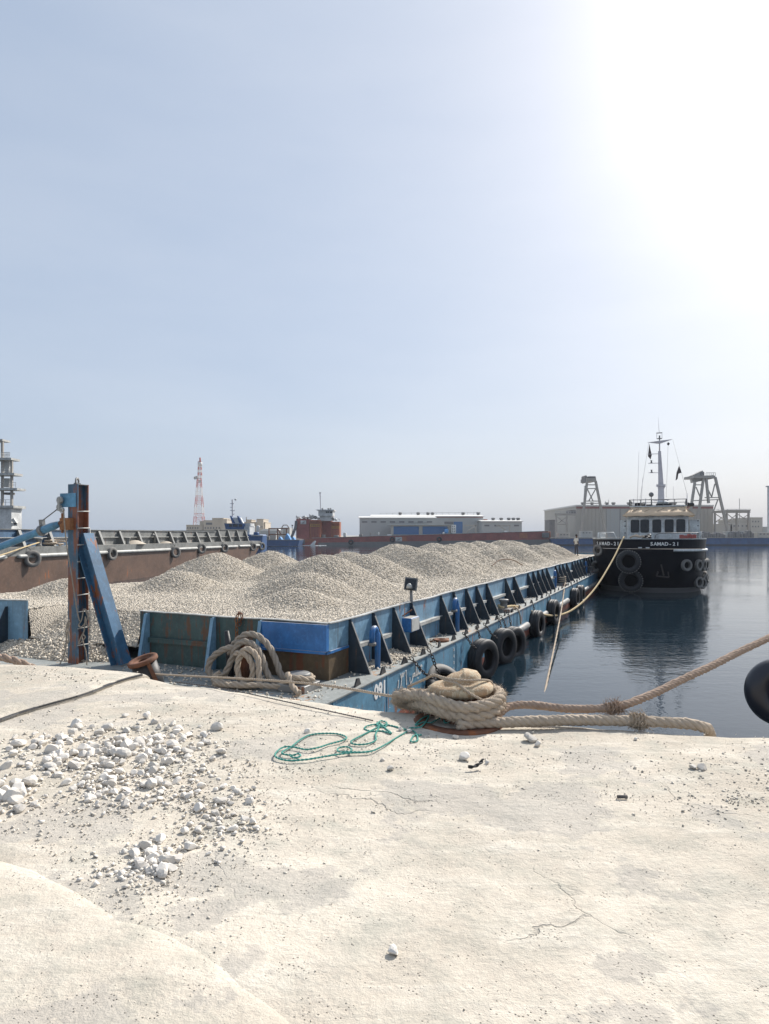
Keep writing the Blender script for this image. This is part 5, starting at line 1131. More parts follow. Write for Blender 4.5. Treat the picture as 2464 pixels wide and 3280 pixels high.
gm2 = MB(); gm2.prism([(0, 0), (.62, 0), (.16, 1.1), (0, 1.1)], .03, Matrix(((1, 0, 0, 0), (0, 0, 1, 0), (0, 1, 0, 0), (0, 0, 0, 1)))); gm2.add([(.60, -.12, 0), (.60, .15, 0), (.16, .15, 1.1), (.16, -.12, 1.1), (.63, -.12, 0), (.63, .15, 0), (.19, .15, 1.1), (.19, -.12, 1.1)], [(0, 1, 2, 3), (7, 6, 5, 4), (0, 4, 5, 1), (1, 5, 6, 2), (2, 6, 7, 3), (3, 7, 4, 0)]); gm2 = gm2.mesh('gusset', 'old_barge_grey')
for k in range(-7, 15):
    o = link('gusset', gm2, LB, (-.895, k * 3.1, 3.003)); o.scale = (1, 1, 1.24 if k * 3.1 > 33.5 else 1.0)
for u in (1.6, 13.2, 22.4): MB().lathe([(0, 0), (.22, 0), (.16, .1), (.16, .4), (.25, .5), (.25, .56), (0, .58)], 12, Matrix.Translation((-.45, u, 3.002))).build('deck_bollard', 'old_barge_grey', LB)
MB().tube([(-.5, 18.1, 3.0), (-.5, 18.1, 3.75), (-.5, 17.9, 3.85), (-.5, 17.7, 3.7)], .08, 8).build('air_pipe', 'old_barge_grey', LB)
MB().lathe([(0, .34), (.3, .3), (.7, .12), (.95, 0)], 12, Matrix.Translation((-.55, 14.6, 3.002))).build('sand_pile', 'sandy_render', LB); MB().lathe([(0, .2), (.3, .15), (.6, 0)], 10, Matrix.Translation((-.5, 20.4, 3.002))).build('sand_pile', 'sandy_render', LB)
TL = ['dusty tyre hung by itself over the brown hull, next to the ladder post', 'dusty tyre below the small sand pile on the empty barge', 'dusty tyre below a bent gusset foot of the empty barge', 'dusty tyre between the bent gusset and the raised coaming of the empty barge', 'dusty tyre near the stern quarter of the empty barge', 'dusty tyre at the very stern corner of the empty barge']
for u, z, lab in zip((0, 20.9, 27.1, 33.6, 43.6, 47.3), (2.22, 2.12, 2.35, 2.3, 2.25, 2.25), TL):
    p = lw(.22, u, z); tyre(lab, p, LH + math.pi / 2 + R(25), 'dusty tyres hung along the empty barge', TYD, 1.06, chains=[[lw(-.05, u - .2, 3.02), lw(.10, u - .15, 2.9), p + Vector((0, 0, .42))]])
tyre('dusty tyre on the brown hull half behind the ladder post', lw(.22, 9.6, 2.28), LH + math.pi / 2 + R(10), 'dusty tyres hung along the empty barge', TYD, 1.0)
rope('mooring_rope', 'pale slack rope hanging from the deck of the empty barge', [lw(-.4, 1.7, 3.3), lw(.02, -.2, 3.05), lw(.5, -3, 2.6), lw(1.0, -6.5, 2.1), lw(1.6, -10.5, 1.4), lw(2.4, -15, .5)], .05, 'rope_yellow', 3, n=5, step=.1)
rope('mooring_rope', 'heap of tan rope on the deck of the empty barge', [lw(-.35 + .3 * math.cos(t * 2.2), 3.2 + 1.0 * math.sin(t), 3.06 + .03 * t) for t in np.linspace(0, 14, 34)], .06, 'rope_tan', 3, n=5, step=.1)

# ------------------------------------------------------------------ far side of the basin
def PX(x, Y): return (x - CX) / FPX * Y
def PZ(y, Y): return CAMZ - (y - HOR) / FPX * Y
class Far:
    """a thing drawn at one distance: rectangles given in photograph pixels become real boxes there"""
    def __init__(s, name, label, cat, Y, x, z0=0.0, group=None):
        s.Y = Y; s.o = thing(name, label, cat, (PX(x, Y), Y, z0), 0, group); s.x0, s.z0 = PX(x, Y), z0
    def X(s, x, dy=0.0): return (x - CX) / FPX * (s.Y + dy) - s.x0
    def Z(s, y, dy=0.0): return CAMZ - (y - HOR) / FPX * (s.Y + dy) - s.z0
    def box(s, name, mat, x0, x1, y0, y1, d0=0.0, d1=5.0, parent=None, base=None, bevel=0):
        z0 = s.Z(y1, d0) if base is None else base - s.z0
        return MB().rng(s.X(x0, d0), s.X(x1, d0), d0, d1, z0, s.Z(y0, d0)).build(name, mat, parent or s.o, bevel)
    def line(s, name, mat, pts, wd, parent=None, d=0.0):
        m = MB()
        for a, b_ in pts: m.bar((s.X(a[0], d), d + (a[2] if len(a) > 2 else 0), s.Z(a[1], d)), (s.X(b_[0], d), d + (b_[2] if len(b_) > 2 else 0), s.Z(b_[1], d)), wd)
        return m.build(name, mat, parent or s.o)

# tall steel tower on a white block, left edge
F = Far('process_tower', 'tall open steel deck tower on a white block beyond the empty barge', 'tower', 112, 0, 0)
blk_ = F.box('block', 'vessel_white', -150, 37, 1628, 1740, 0, 3.2, base=0.0)
F.box('block_roof', 'pale_steel', -152, 43, 1619, 1628, -.4, 3.5)
for k, (xr, y) in enumerate(((43, 1619), (55, 1563), (46, 1515), (36, 1466))): F.box('deck_floor', 'pale_steel', -150, xr, y, y + 7, -.5, 2.2)
for x in (6, 36):
    for d in (0.0, 1.8): F.box('column', 'crane_steel', x - 3, x + 3, 1408 if x < 10 else 1470, 1620, d, d + .4)
for x in (-40, -90): F.box('column', 'crane_steel', x - 3, x + 3, 1408, 1620, 0, .4)
F.box('deck_floor', 'pale_steel', -150, 8, 1406, 1412, -.2, 2.2)
for x0, x1, y in ((8, 36, 1450), (-100, 55, 1546), (-100, 40, 1601), (8, 36, 1500)):
    m = MB()
    for yy in (y, y + 8): m.bar((F.X(x0), -.4, F.Z(yy)), (F.X(x1), -.4, F.Z(yy)), .06)
    for i in range(9): t = i / 8; m.bar((F.X(x0 + (x1 - x0) * t), -.4, F.Z(y)), (F.X(x0 + (x1 - x0) * t), -.4, F.Z(y + 17)), .06)
    m.build('railing', 'pale_steel', F.o)
F.box('equipment', 'junk_grey', 12, 32, 1512, 1522, .5, 2); F.box('equipment', 'vessel_white', 13, 29, 1476, 1510, 1, 2); F.box('equipment', 'vessel_white', 12, 30, 1532, 1560, 1, 2); F.box('equipment', 'junk_grey', 10, 34, 1577, 1584, .6, 2)
F.line('outrigger', 'pale_steel', [((38, 1680), (58, 1680)), ((42, 1662), (54, 1680))], .5); F.box('platform', 'junk_grey', -200, 60, 1712, 1750, -6, 30, base=-1)

# lattice radio mast
def lattice(F, xc, yb, yt, wb_, wt, nb, name='lattice_leg'):
    zb, zt_ = F.Z(yb), F.Z(yt); hb, ht_ = wb_ * F.Y / FPX / 2, wt * F.Y / FPX / 2; x = F.X(xc)
    def P(i, t): h_ = hb + (ht_ - hb) * t; sx, sy = ((-1, -1), (1, -1), (1, 1), (-1, 1))[i % 4]; return (x + sx * h_, 4 + sy * h_, zb + (zt_ - zb) * t)
    for i in range(4):
        for s in range(6): MB().bar(P(i, s / 6), P(i, (s + 1) / 6), .24).build('mast_leg', 'mast_red' if s % 2 else 'mast_white', F.o)
    for s in range(nb):
        m = MB(); a, b_ = s / nb, (s + 1) / nb
        for i in range(4): m.bar(P(i, a), P(i + 1, b_), .10); m.bar(P(i + 1, a), P(i, b_), .10); m.bar(P(i, b_), P(i + 1, b_), .12)
        m.build('bracing', 'mast_red' if (s * 6 // nb) % 2 else 'mast_white', F.o)
F = Far('radio_mast', 'tall red and white lattice radio mast behind the low sandy buildings', 'mast', 370, 632, 1.9)
lattice(F, 632, 1715, 1530, 34, 11, 13); lattice(F, 634, 1530, 1476, 11, 8, 6)
MB().tube([(F.X(634.5), 4, F.Z(1490)), (F.X(634.5), 4, F.Z(1478))], 1.25, 12).build('dish_drum', 'mast_white', F.o); MB().tube([(F.X(635), 4, F.Z(1478)), (F.X(635), 4, F.Z(1463))], .5, 8).build('top_section', 'mast_red', F.o)
for x, y in ((626, 1529), (637, 1541), (622, 1530)): MB().lathe([(0, 0), (.8, .1), (.9, .5)], 10, Matrix.Translation((F.X(x), 2.5, F.Z(y))) @ Matrix.Rotation(R(90), 4, 'X')).build('dish_aerial', 'mast_white', F.o)
# sandy buildings
def build_block(F, rects, wall='sandy_render', wins=()):
    for i, (x0, x1, y0, d0, d1) in enumerate(rects):
        F.box('wall', wall, x0, x1, y0, 1740, d0, d1, base=1.9); F.box('parapet', wall, x0 - .6, x1 + .6, y0 - 2, y0 - .02, d0 - .25, d1 + .25)
    for (x0, x1, y0, y1, d) in wins:
        w_ = F.box('window', 'louver_dark', x0, x1, y0, y1, d - .08, d + .05); F.box('sill', wall, x0 - .7, x1 + .7, y1 + .05, y1 + 1, d - .25, d - .085, w_)
F = Far('low_building', 'long sandy walled building with stepped parapet behind the empty barge', 'building', 320, 660, 1.9)
build_block(F, [(597, 650, 1683, 0, 16), (640, 652, 1671, 1, 15), (652, 708, 1668, -1, 14), (680, 716, 1661, 2, 15), (708, 727, 1665, -2, 14)], wins=[(660, 680, 1674, 1681, -1)] + [(x, x + 3.5, 1688, 1694, 0) for x in range(600, 640, 8)] + [(x, x + 3.5, 1688, 1694, -1) for x in range(656, 706, 9)])
F = Far('low_building', 'pale sandy building with roof huts behind the blue funnelled tug', 'building', 330, 800, 1.9)
build_block(F, [(770, 850, 1674, 0, 16), (790, 806, 1666, 1, 12), (822, 844, 1664, -1.5, 13)], wins=[(832, 835, 1685, 1690, -1.5), (838, 841, 1685, 1690, -1.5), (775, 779, 1684, 1690, 0), (785, 789, 1684, 1690, 0)])
F.box('roof_stack', 'junk_grey', 788, 790, 1656, 1674, 2, 3)
# blue and white tug far off
F = Far('far_tug', 'distant tug with twin slanted blue funnels and tall grey mast', 'tugboat', 165, 750, 0)
F.box('hull', 'vessel_blue', 700, 835, 1712, 1770, 0, 9, base=-.5, bevel=.3)
wv = [(715, 1676), (781, 1676), (777, 1695), (720, 1695)]
m = MB(); m.add([(F.X(x), d, F.Z(y)) for d in (1, 6) for x, y in wv], [(0, 1, 2, 3), (7, 6, 5, 4), (0, 4, 5, 1), (1, 5, 6, 2), (2, 6, 7, 3), (3, 7, 4, 0)]); m.build('wheelhouse', 'vessel_blue', F.o)
for x0, x1 in ((734, 743), (747, 762), (765, 776)): F.box('window', 'dark_glass', x0, x1, 1679, 1687, .90, 1.05)
F.box('deckhouse', 'vessel_white', 722, 800, 1686, 1715, 1.5, 8); F.box('upper_deck', 'vessel_white', 772, 803, 1676, 1686, 2, 7)
for xa in (729, 752):
    m = MB(); m.add([(F.X(x), d, F.Z(y)) for d in (2.5, 4.5) for x, y in ((xa, 1651), (xa + 5, 1652), (xa + 17, 1675), (xa + 7, 1675))], [(0, 1, 2, 3), (7, 6, 5, 4), (0, 4, 5, 1), (1, 5, 6, 2), (2, 6, 7, 3), (3, 7, 4, 0)]); m.build('funnel', 'vessel_blue', F.o)
m = MB(); m.add([(F.X(x), d, F.Z(y)) for d in (2.8, 4.2) for x, y in ((738, 1657), (762, 1657), (772, 1675), (742, 1675))], [(0, 1, 2, 3), (7, 6, 5, 4), (0, 4, 5, 1), (1, 5, 6, 2), (2, 6, 7, 3), (3, 7, 4, 0)]); m.build('casing', 'vessel_white', F.o)
F.line('mast', 'tug_mast', [((745, 1660), (744.5, 1600))], .28, d=3.5); F.line('mast_arm', 'tug_mast', [((738, 1613), (750, 1613)), ((738, 1625), (745, 1625)), ((738, 1635), (753, 1636)), ((744, 1648), (752, 1646))], .18, d=3.5)
MB().lathe([(0, 0), (.28, .1), (.3, .3), (.15, .5), (0, .52)], 10, Matrix.Translation((F.X(744.7), 3.5, F.Z(1601)))).build('radome', 'vessel_white', F.o)
for k, x in enumerate((808, 824)):
    F = Far('storage_tank', ('white upright tank on the shore, the one next to the blue funnelled tug', 'white upright tank on the shore, the one next to the grey shed')[k], 'tank', 262, x, 1.9, 'white tanks on the shore'); r_ = 6.5 * 262 / FPX
    MB().lathe([(0, 0), (r_, 0), (r_, F.Z(1687)), (r_ * .7, F.Z(1684)), (0, F.Z(1682.5))], 20, Matrix.Translation((0, 2, 0))).build('shell', 'vessel_white', F.o); MB().tube([(r_ + .1, 1, 0), (r_ + .1, 1, F.Z(1688))], .08, 6).build('ladder', 'junk_grey', F.o)
F = Far('storage_shed', 'low grey shed with rounded roof on shore behind the work barge', 'shed', 275, 880, 1.9)
F.box('wall', 'shed_wall', 832, 905, 1700, 1740, 0, 14, base=1.9); F.box('wall', 'shed_wall', 900, 928, 1690, 1740, 2, 12, base=1.9)
m = MB(); m.prism([(F.X(832), F.Z(1700) + .01), (F.X(905), F.Z(1700) + .01), (F.X(880), F.Z(1694)), (F.X(845), F.Z(1694))], 14, Matrix(((1, 0, 0, 0), (0, 0, 1, 0), (0, 1, 0, 0), (0, 0, 0, 1)))); m.build('roof', 'shed_roof', F.o)
F.line('pipe_frame', 'crane_steel', [((903, 1690), (908, 1682)), ((908, 1682), (920, 1682)), ((920, 1682), (927, 1692))], .4)
# work barge with frames and tarps
F = Far('work_barge', 'dark blue work barge with rusty pipe frame and blue tarpaulins near the red vessel', 'barge', 225, 890, 0)
m = MB(); m.add([(F.X(x), d, F.Z(y)) for d in (0, 12) for x, y in ((836, 1730), (960, 1730), (955, 1749), (846, 1749))], [(0, 1, 2, 3), (7, 6, 5, 4), (0, 4, 5, 1), (1, 5, 6, 2), (2, 6, 7, 3), (3, 7, 4, 0)]); m.build('hull', 'vessel_blue', F.o)
F.box('deck_edge', 'old_barge_grey', 836, 960, 1728.5, 1730.5, -.1, 12.1)
F.line('pipe_frame', 'rusty_steel', [((860, 1693), (925, 1693)), ((862, 1693), (862, 1729)), ((889, 1693), (889, 1729)), ((918, 1693), (918, 1729)), ((862, 1712), (918, 1712)), ((889, 1693), (900, 1710))], .35, d=3); F.line('pipe_frame', 'rusty_steel', [((860, 1693), (925, 1693)), ((862, 1693), (862, 1729)), ((918, 1693), (918, 1729))], .3, d=8)
F.box('store_container', 'shed_wall', 864, 884, 1708, 1729, 5, 8)
for x, w_, h_ in ((888, 12, 10), (908, 20, 20), (932, 10, 10)):
    M = Matrix(((1, 0, 0, 0), (0, 0, 1, 2), (0, 1, 0, 0), (0, 0, 0, 1))); MB().prism([(F.X(x), F.Z(1729)), (F.X(x + w_), F.Z(1729)), (F.X(x + w_ * .7), F.Z(1729 - h_ * .6)), (F.X(x + w_ * .4), F.Z(1729 - h_)), (F.X(x + w_ * .15), F.Z(1729 - h_ * .5))], 4, M).build('tarpaulin', 'tarp_blue', F.o)
for x in (842, 850, 856): F.box('deck_gear', 'junk_grey', x, x + 7, 1716 + (x % 5) * 2, 1729, 2, 4, bevel=.2)
F = Far('work_boat', 'small blue hulled boat moored beside the stern of the empty barge', 'boat', 150, 826, 0)
m = MB(); m.add([(F.X(x), d, F.Z(y)) for d in (0, 4) for x, y in ((806, 1716), (842, 1716), (838, 1766), (812, 1766))], [(0, 1, 2, 3), (7, 6, 5, 4), (0, 4, 5, 1), (1, 5, 6, 2), (2, 6, 7, 3), (3, 7, 4, 0)]); m.build('hull', 'vessel_blue', F.o)
F.box('cabin', 'vessel_blue', 812, 826, 1704, 1716, 1, 3, bevel=.15); F.line('gunwale', 'pale_steel', [((805, 1715.5), (843, 1715.5))], .2, d=-.05)
F = Far('lamp_standard', 'thin lamp standard on the shore left of the red vessel', 'lamp', 262, 936, 1.9)
F.line('pole', 'crane_steel', [((936.5, 1738), (936.5, 1684))], .25); F.box('lamp_head', 'louver_dark', 934, 939, 1681, 1685, -.3, .5)

# the red semi-submersible vessel -----------------------------------------------------
F = Far('red_vessel', 'long rust red semi-submersible vessel with twin towers and white bridge', 'ship', 246, 1350, 0)
def slab(name, mat, top, bot, d0, d1):
    t = top + bot[::-1]; k = len(t); m = MB(); m.add([(F.X(x), d0, F.Z(y)) for x, y in t] + [(F.X(x), d1, F.Z(y)) for x, y in t], [tuple(range(k)), tuple(range(2 * k - 1, k - 1, -1))] + [(i, (i + 1) % k, k + (i + 1) % k, k + i) for i in range(k)]); return m.build(name, mat, F.o)
slab('hull', 'vessel_red', [(943, 1725), (1000, 1724), (1150, 1719), (1300, 1714.5), (1500, 1708.5), (1760, 1701.5)], [(940, 1747), (1760, 1738)], 0, 26)
slab('lower_hull', 'junk_grey', [(1020, 1738), (1300, 1734), (1760, 1728)], [(1020, 1747.6), (1760, 1747.6)], -.05, 25.9)
slab('sheer_strake', 'pale_steel', [(1000, 1722.8), (1150, 1717.8), (1300, 1713.3), (1500, 1707.3), (1760, 1700.3)], [(1000, 1724.0), (1150, 1719), (1300, 1714.5), (1500, 1708.5), (1760, 1701.5)], -.2, 26.1)
slab('stern_panel', 'vessel_orange', [(978, 1726), (1005, 1726)], [(978, 1737), (1005, 1735)], -.06, 0.5); slab('stern_door', 'louver_dark', [(959, 1729), (977, 1729)], [(959, 1743), (977, 1743)], -.07, .5)
slab('hull_patch', 'vessel_orange', [(1288, 1718), (1302, 1718)], [(1288, 1732), (1302, 1732)], -.06, .5); slab('hull_patch', 'vessel_orange', [(1664, 1708), (1690, 1707.5)], [(1664, 1724), (1690, 1724)], -.06, .5)
def emblem(x, y, w_, h_, d):
    p = F.box('name_board', 'vessel_white', x, x + w_, y, y + h_, d - .12, d + .02)
    m = MB(); pts = [(.2, .25), (.5, .55), (.8, .8), (.75, .5), (.5, .3)]; k = 5
    m.add([(F.X(x + w_ * a, d), d - .125, F.Z(y + h_ * (1 - b_), d)) for a, b_ in pts] + [(F.X(x + w_ * a, d), d - .16, F.Z(y + h_ * (1 - b_), d)) for a, b_ in pts], [tuple(range(k)), tuple(range(2 * k - 1, k - 1, -1))] + [(i, (i + 1) % k, k + (i + 1) % k, k + i) for i in range(k)])
    m.bar((F.X(x + w_ * .2, d), d - .14, F.Z(y + h_ * .85, d)), (F.X(x + w_ * .8, d), d - .14, F.Z(y + h_ * .85, d)), .12); m.build('emblem', 'junk_grey', p)
emblem(1267, 1720, 21, 14, -.02); emblem(963, 1667, 18, 12, .95)
for (x0, xm, x1, yt, yb, d) in ((949, 991, 1026, 1662, 1724, 1.0), (1026, 1060, 1088, 1668, 1722, 9.0)):
    tw_ = F.box('tower', 'vessel_red', x0, xm, yt, yb, d, d + 9)
    m = MB(); m.rng(F.X(xm, d) + .01, F.X(x1, d), d + .6, d + 9, F.Z(yb, d), F.Z(yt + 3, d)); m.build('tower_wing', 'vessel_orange', F.o)  # orange paints the sunlit face in; the red beside it is the shaded side
    F.box('tower_recess', 'vessel_red', xm + 6, x1 - 3, yt + 16, yb - 3, d + .45, d + .65, tw_); F.box('hood', 'vessel_orange', xm + 2, x1 - 1, yt + 5, yt + 9, d - .9, d + .7, tw_)
    F.line('walkway', 'yellow_steel', [((xm + 4, yt + 18), (x1 - 1, yt + 18)), ((xm + 4, yt + 24), (x1 - 1, yt + 24))] + [((xm + 4 + k * (x1 - xm - 5) / 5, yt + 18), (xm + 4 + k * (x1 - xm - 5) / 5, yt + 24)) for k in range(6)], .25, tw_, d - .4)
    for k in range(5): F.box('hull_rib', 'vessel_orange', xm + 8 + k * (x1 - xm - 12) / 4.6, xm + 9.5 + k * (x1 - xm - 12) / 4.6, yt + 28, yb - 4, d + .3, d + .44, tw_)
    F.line('top_rail', 'pale_steel', [((x0, yt - 6), (x1, yt - 5))] + [((x0 + k * (x1 - x0) / 8, yt - 6), (x0 + k * (x1 - x0) / 8, yt)) for k in range(9)], .15, tw_, d + .3)
for x, y, w_, h_, mt in ((953, 1655, 9, 7, 'vessel_white'), (968, 1652, 12, 10, 'pale_steel'), (981, 1655, 7, 7, 'junk_grey'), (990, 1650, 12, 12, 'vessel_white'), (1004, 1652, 10, 10, 'junk_grey'), (1014, 1658, 10, 6, 'vessel_white'), (1062, 1656, 8, 12, 'junk_grey'), (1072, 1660, 8, 9, 'vessel_white')): F.box('winch_gear', mt, x, x + w_, y, y + h_, 3, 6, bevel=.35)
F.line('davit', 'pale_steel', [((991, 1648), (1004, 1662)), ((950, 1652), (956, 1664)), ((1000, 1650), (1006, 1654))], .5, d=2.5)
br_ = F.box('bridge', 'vessel_white', 1020, 1066, 1635, 1652, 2, 12); m = MB(); F.box('bridge_roof', 'vessel_white', 1014, 1070, 1632, 1634.8, 1, 13, br_)
for x0, x1 in ((1044, 1048.5), (1049.5, 1054), (1057, 1066)): F.box('window', 'dark_glass', x0, x1, 1638, 1643.5, 1.9, 2.1, br_)
F.box('bridge_base', 'vessel_white', 1024, 1062, 1652, 1668, 3, 11)
for x in (1030, 1049, 1056): F.box('roof_gear', 'junk_grey', x, x + 5, 1627, 1632, 4, 6, br_, bevel=.2)
F.line('bridge_mast', 'tug_mast', [((1027.5, 1632), (1025.5, 1577))], .32, br_, 5); F.line('mast_arm', 'junk_grey', [((1022.5, 1579), (1029, 1579)), ((1025, 1590), (1028, 1590))], .3, br_, 5)
F.line('stern_boom', 'louver_dark', [((949, 1668), (947, 1690)), ((947, 1690), (932, 1726))], .9, d=.5)
for x, y, w_, h_ in ((1100, 1706, 9, 14), (1150, 1711, 12, 7), (1185, 1704, 3, 13), (1212, 1704, 3, 10), (1240, 1712, 14, 5), (1420, 1704, 4, 8), (1620, 1700, 6, 5), (1030, 1712, 12, 10), (1070, 1714, 14, 7)): F.box('deck_gear', 'junk_grey' if x % 4 else 'vessel_white', x, x + w_, y, y + h_, 3, 6, bevel=.2)
F.line('deck_rail', 'pale_steel', [((1185, 1709), (1212, 1708))], .3, d=3.5)
for x, y in ((1125, 1736), (1257, 1728), (1407, 1727)): MB().lathe([(.45, -.2), (1.0, -.2), (1.0, .2), (.45, .2)], 14, Matrix.Translation((F.X(x), -.25, F.Z(y))) @ Matrix.Rotation(R(90), 4, 'X'), closed=True).build('hull_fender', 'rubber', F.o)
# ballast water spouting from its side
wp_ = []
for _ in range(1100):
    t = random.random(); sp = random.gauss(0, 1); x = 1010 - 8 * t + sp * (.8 + 2.6 * t); y = 1735 + 12 * t ** 1.5 + random.gauss(0, 1.5) * (1 - t); wp_.append((PX(x, 244), 244 - 1.5 * t + random.gauss(0, .3), max(.02, PZ(y, 244))))
for _ in range(1500): wp_.append((PX(random.uniform(925, 1045), 243), 243 + random.gauss(0, 1.2), .06))
o = link('water_spout', pebble_mesh('water_spout', np.array(wp_), RNG.uniform(.04, .13, len(wp_)), np.ones(len(wp_)), 'foam_white', 31, .8)); tag(o, 'white ballast water spouting from the red hull into the basin', 'water', kind='stuff')

# workshops ---------------------------------------------------------------------------
def gable(F, x0, x1, ye, yr, d0, d1, wall, roof, band=None, skew=10):
    """long shed: eaves along the basin, gable end to the right"""
    F.box('wall', wall, x0, x1, ye, 1740, d0, d1, base=1.9)
    m = MB(); z0, z1 = F.Z(ye, d0), F.Z(yr, d0); a, b_ = F.X(x0, d0) - .6, F.X(x1, d0) + .6; dm = (d0 + d1) / 2
    m.add([(a, d0 - .6, z0), (b_, d0 - .6, z0), (b_, dm, z1), (a, dm, z1), (a, d1 + .6, z0), (b_, d1 + .6, z0), (a, d0 - .6, z0 + .35), (b_, d0 - .6, z0 + .35), (b_, dm, z1 + .35), (a, dm, z1 + .35), (a, d1 + .6, z0 + .35), (b_, d1 + .6, z0 + .35)],
          [(0, 1, 7, 6), (6, 7, 8, 9), (9, 8, 11, 10), (4, 10, 11, 5), (1, 2, 8, 7), (2, 5, 11, 8), (0, 6, 9, 3), (3, 9, 10, 4), (0, 3, 2, 1), (3, 4, 5, 2)]); m.build('roof', roof, F.o)
    m = MB(); m.prism([(d0 + .05, z0), (d1 - .05, z0), (dm, z1)], b_ - a - 1.3, Matrix(((0, 0, 1, a + .65), (1, 0, 0, 0), (0, 1, 0, .005), (0, 0, 0, 1)))); m.build('gable', wall, F.o)
    if band: F.box('fascia', band, x0, x1, ye + .3, ye + 3, d0 - .12, d0 - .02)
def vents(F, xs, y, d): 
    for x in xs: MB().lathe([(0, 0), (.7, 0), (.7, .7), (1.0, .8), (.9, 1.3), (0, 1.5)], 10, Matrix.Translation((F.X(x, d), d, F.Z(y, d)))).build('roof_vent', 'junk_grey', F.o)
F = Far('workshop', 'grey workshop with a row of eight louvres and pale roof across the basin', 'building', 285, 1290, 1.9)
gable(F, 1152, 1395, 1660, 1654, 0, 24, 'shed_wall', 'shed_roof')
for k in range(8): x = 1160 + k * 29.7; F.box('louvre', 'louver_dark', x, x + 17, 1669.5, 1674, -.12, .05)
F = Far('workshop_annex', 'lower annex with two wide blue roller doors before the workshop', 'building', 272, 1360, 1.9)
F.box('wall', 'shed_wall_tan', 1253, 1460, 1682, 1740, 0, 10, base=1.9); F.box('roof', 'shed_wall', 1243, 1448, 1680, 1682, -2, 10.5)
for x0, x1 in ((1261, 1342), (1354, 1434)):
    dr_ = F.box('roller_door', 'door_blue', x0, x1, 1686, 1712, -.15, .1)
    for k in range(6): F.box('door_slat', 'door_blue', x0 + .5, x1 - .5, 1687 + k * 4.1, 1687.5 + k * 4.1, -.25, -.155, dr_)
F.box('tank', 'tarp_blue', 1424, 1437, 1694, 1708, -3, -1, bevel=.3); F.box('gate_house', 'vessel_white', 1446, 1461, 1681, 1708, -1, 8)
for k in range(6): F.box('window', 'louver_dark', 1449 + (k % 2) * 6, 1452 + (k % 2) * 6, 1684 + k // 2 * 8, 1688 + k // 2 * 8, -1.1, -.9)
F = Far('main_hall', 'long grey hall with dark red eaves and blue door behind the workshops', 'building', 315, 1370, 1.9)
gable(F, 1190, 1548, 1655, 1648, 0, 30, 'shed_wall', 'shed_roof', 'shed_band'); F.box('door', 'door_blue', 1454, 1482, 1671, 1720, -.15, .1); F.box('door_opening', 'louver_dark', 1424, 1453, 1671, 1680, -.14, .1)
vents(F, (1282, 1340, 1371, 1386, 1484, 1532), 1650, 12); F.box('gable_sign', 'vessel_orange', 1549, 1562, 1663, 1667, 2, 6)
F.line('roof_rail', 'pale_steel', [((1218, 1644), (1540, 1641))] + [((1218 + k * 20, 1644 - k * .2), (1218 + k * 20, 1650)) for k in range(17)], .15, d=14)
F = Far('east_wing', 'lower grey wing with small louvres at the end of the long hall', 'building', 300, 1620, 1.9)
gable(F, 1546, 1672, 1671, 1667, 0, 20, 'shed_wall', 'shed_roof'); vents(F, (1580, 1606, 1630, 1645, 1660), 1668, 9)
for x in (1552, 1584, 1610, 1647): F.box('louvre', 'louver_dark', x, x + 16, 1681, 1686, -.12, .05)
F = Far('derrick', 'small steel derrick frame in front of the long hall', 'crane', 268, 1505, 1.9); F.line('frame', 'crane_steel', [((1485, 1683), (1528, 1683)), ((1524, 1683), (1524, 1720)), ((1500, 1700), (1524, 1684)), ((1500, 1700), (1495, 1712))], .5)
F = Far('derrick', 'steel derrick frame in front of the lower wing', 'crane', 268, 1615, 1.9); F.line('frame', 'crane_steel', [((1590, 1683), (1636, 1683)), ((1633, 1683), (1633, 1715)), ((1598, 1683), (1622, 1700))], .5)

# big shed, gantries, cranes on the right ------------------------------------------------
F = Far('big_shed', 'very large tan grey shed with dark red eaves band behind the tug', 'building', 300, 2060, 1.9)
F.box('wall', 'shed_wall_tan', 1847, 2285, 1622, 1740, 0, 60, base=1.9); F.box('roof_edge', 'shed_roof', 1845, 2287, 1617, 1621.8, -.5, 60.5); F.box('fascia', 'shed_band', 1846.5, 2285.5, 1622.5, 1629, -.25, -.02)
for x0, x1, mt in ((1943, 1985, 'shed_wall'), (2162, 2290, 'shed_wall_tan'), (1985, 1988, 'junk_grey'), (1942, 1943, 'junk_grey')):
    if x1 < 2285: F.box('wall_panel', mt, x0, x1, 1630, 1739, -.12, -.01)
for x in range(1860, 2280, 12): F.box('cladding_rib', 'shed_wall_tan', x, x + .8, 1630, 1738, -.2, -.13 if 1942 < x < 1988 else -.01)
for x in (1880, 1910, 1958, 1980, 2030, 2080, 2130, 2170, 2180, 2220): MB().lathe([(0, 0), (.7, 0), (.7, .8), (1.1, .9), (.9, 1.4), (0, 1.5)], 10, Matrix.Translation((F.X(x), 6, F.Z(1617)))).build('roof_vent', 'junk_grey', F.o)
F.line('roof_aerial', 'pale_steel', [((2362 - 412, 1617), (2362 - 412, 1600)), ((1940, 1617), (1940, 1605))], .2, d=5)
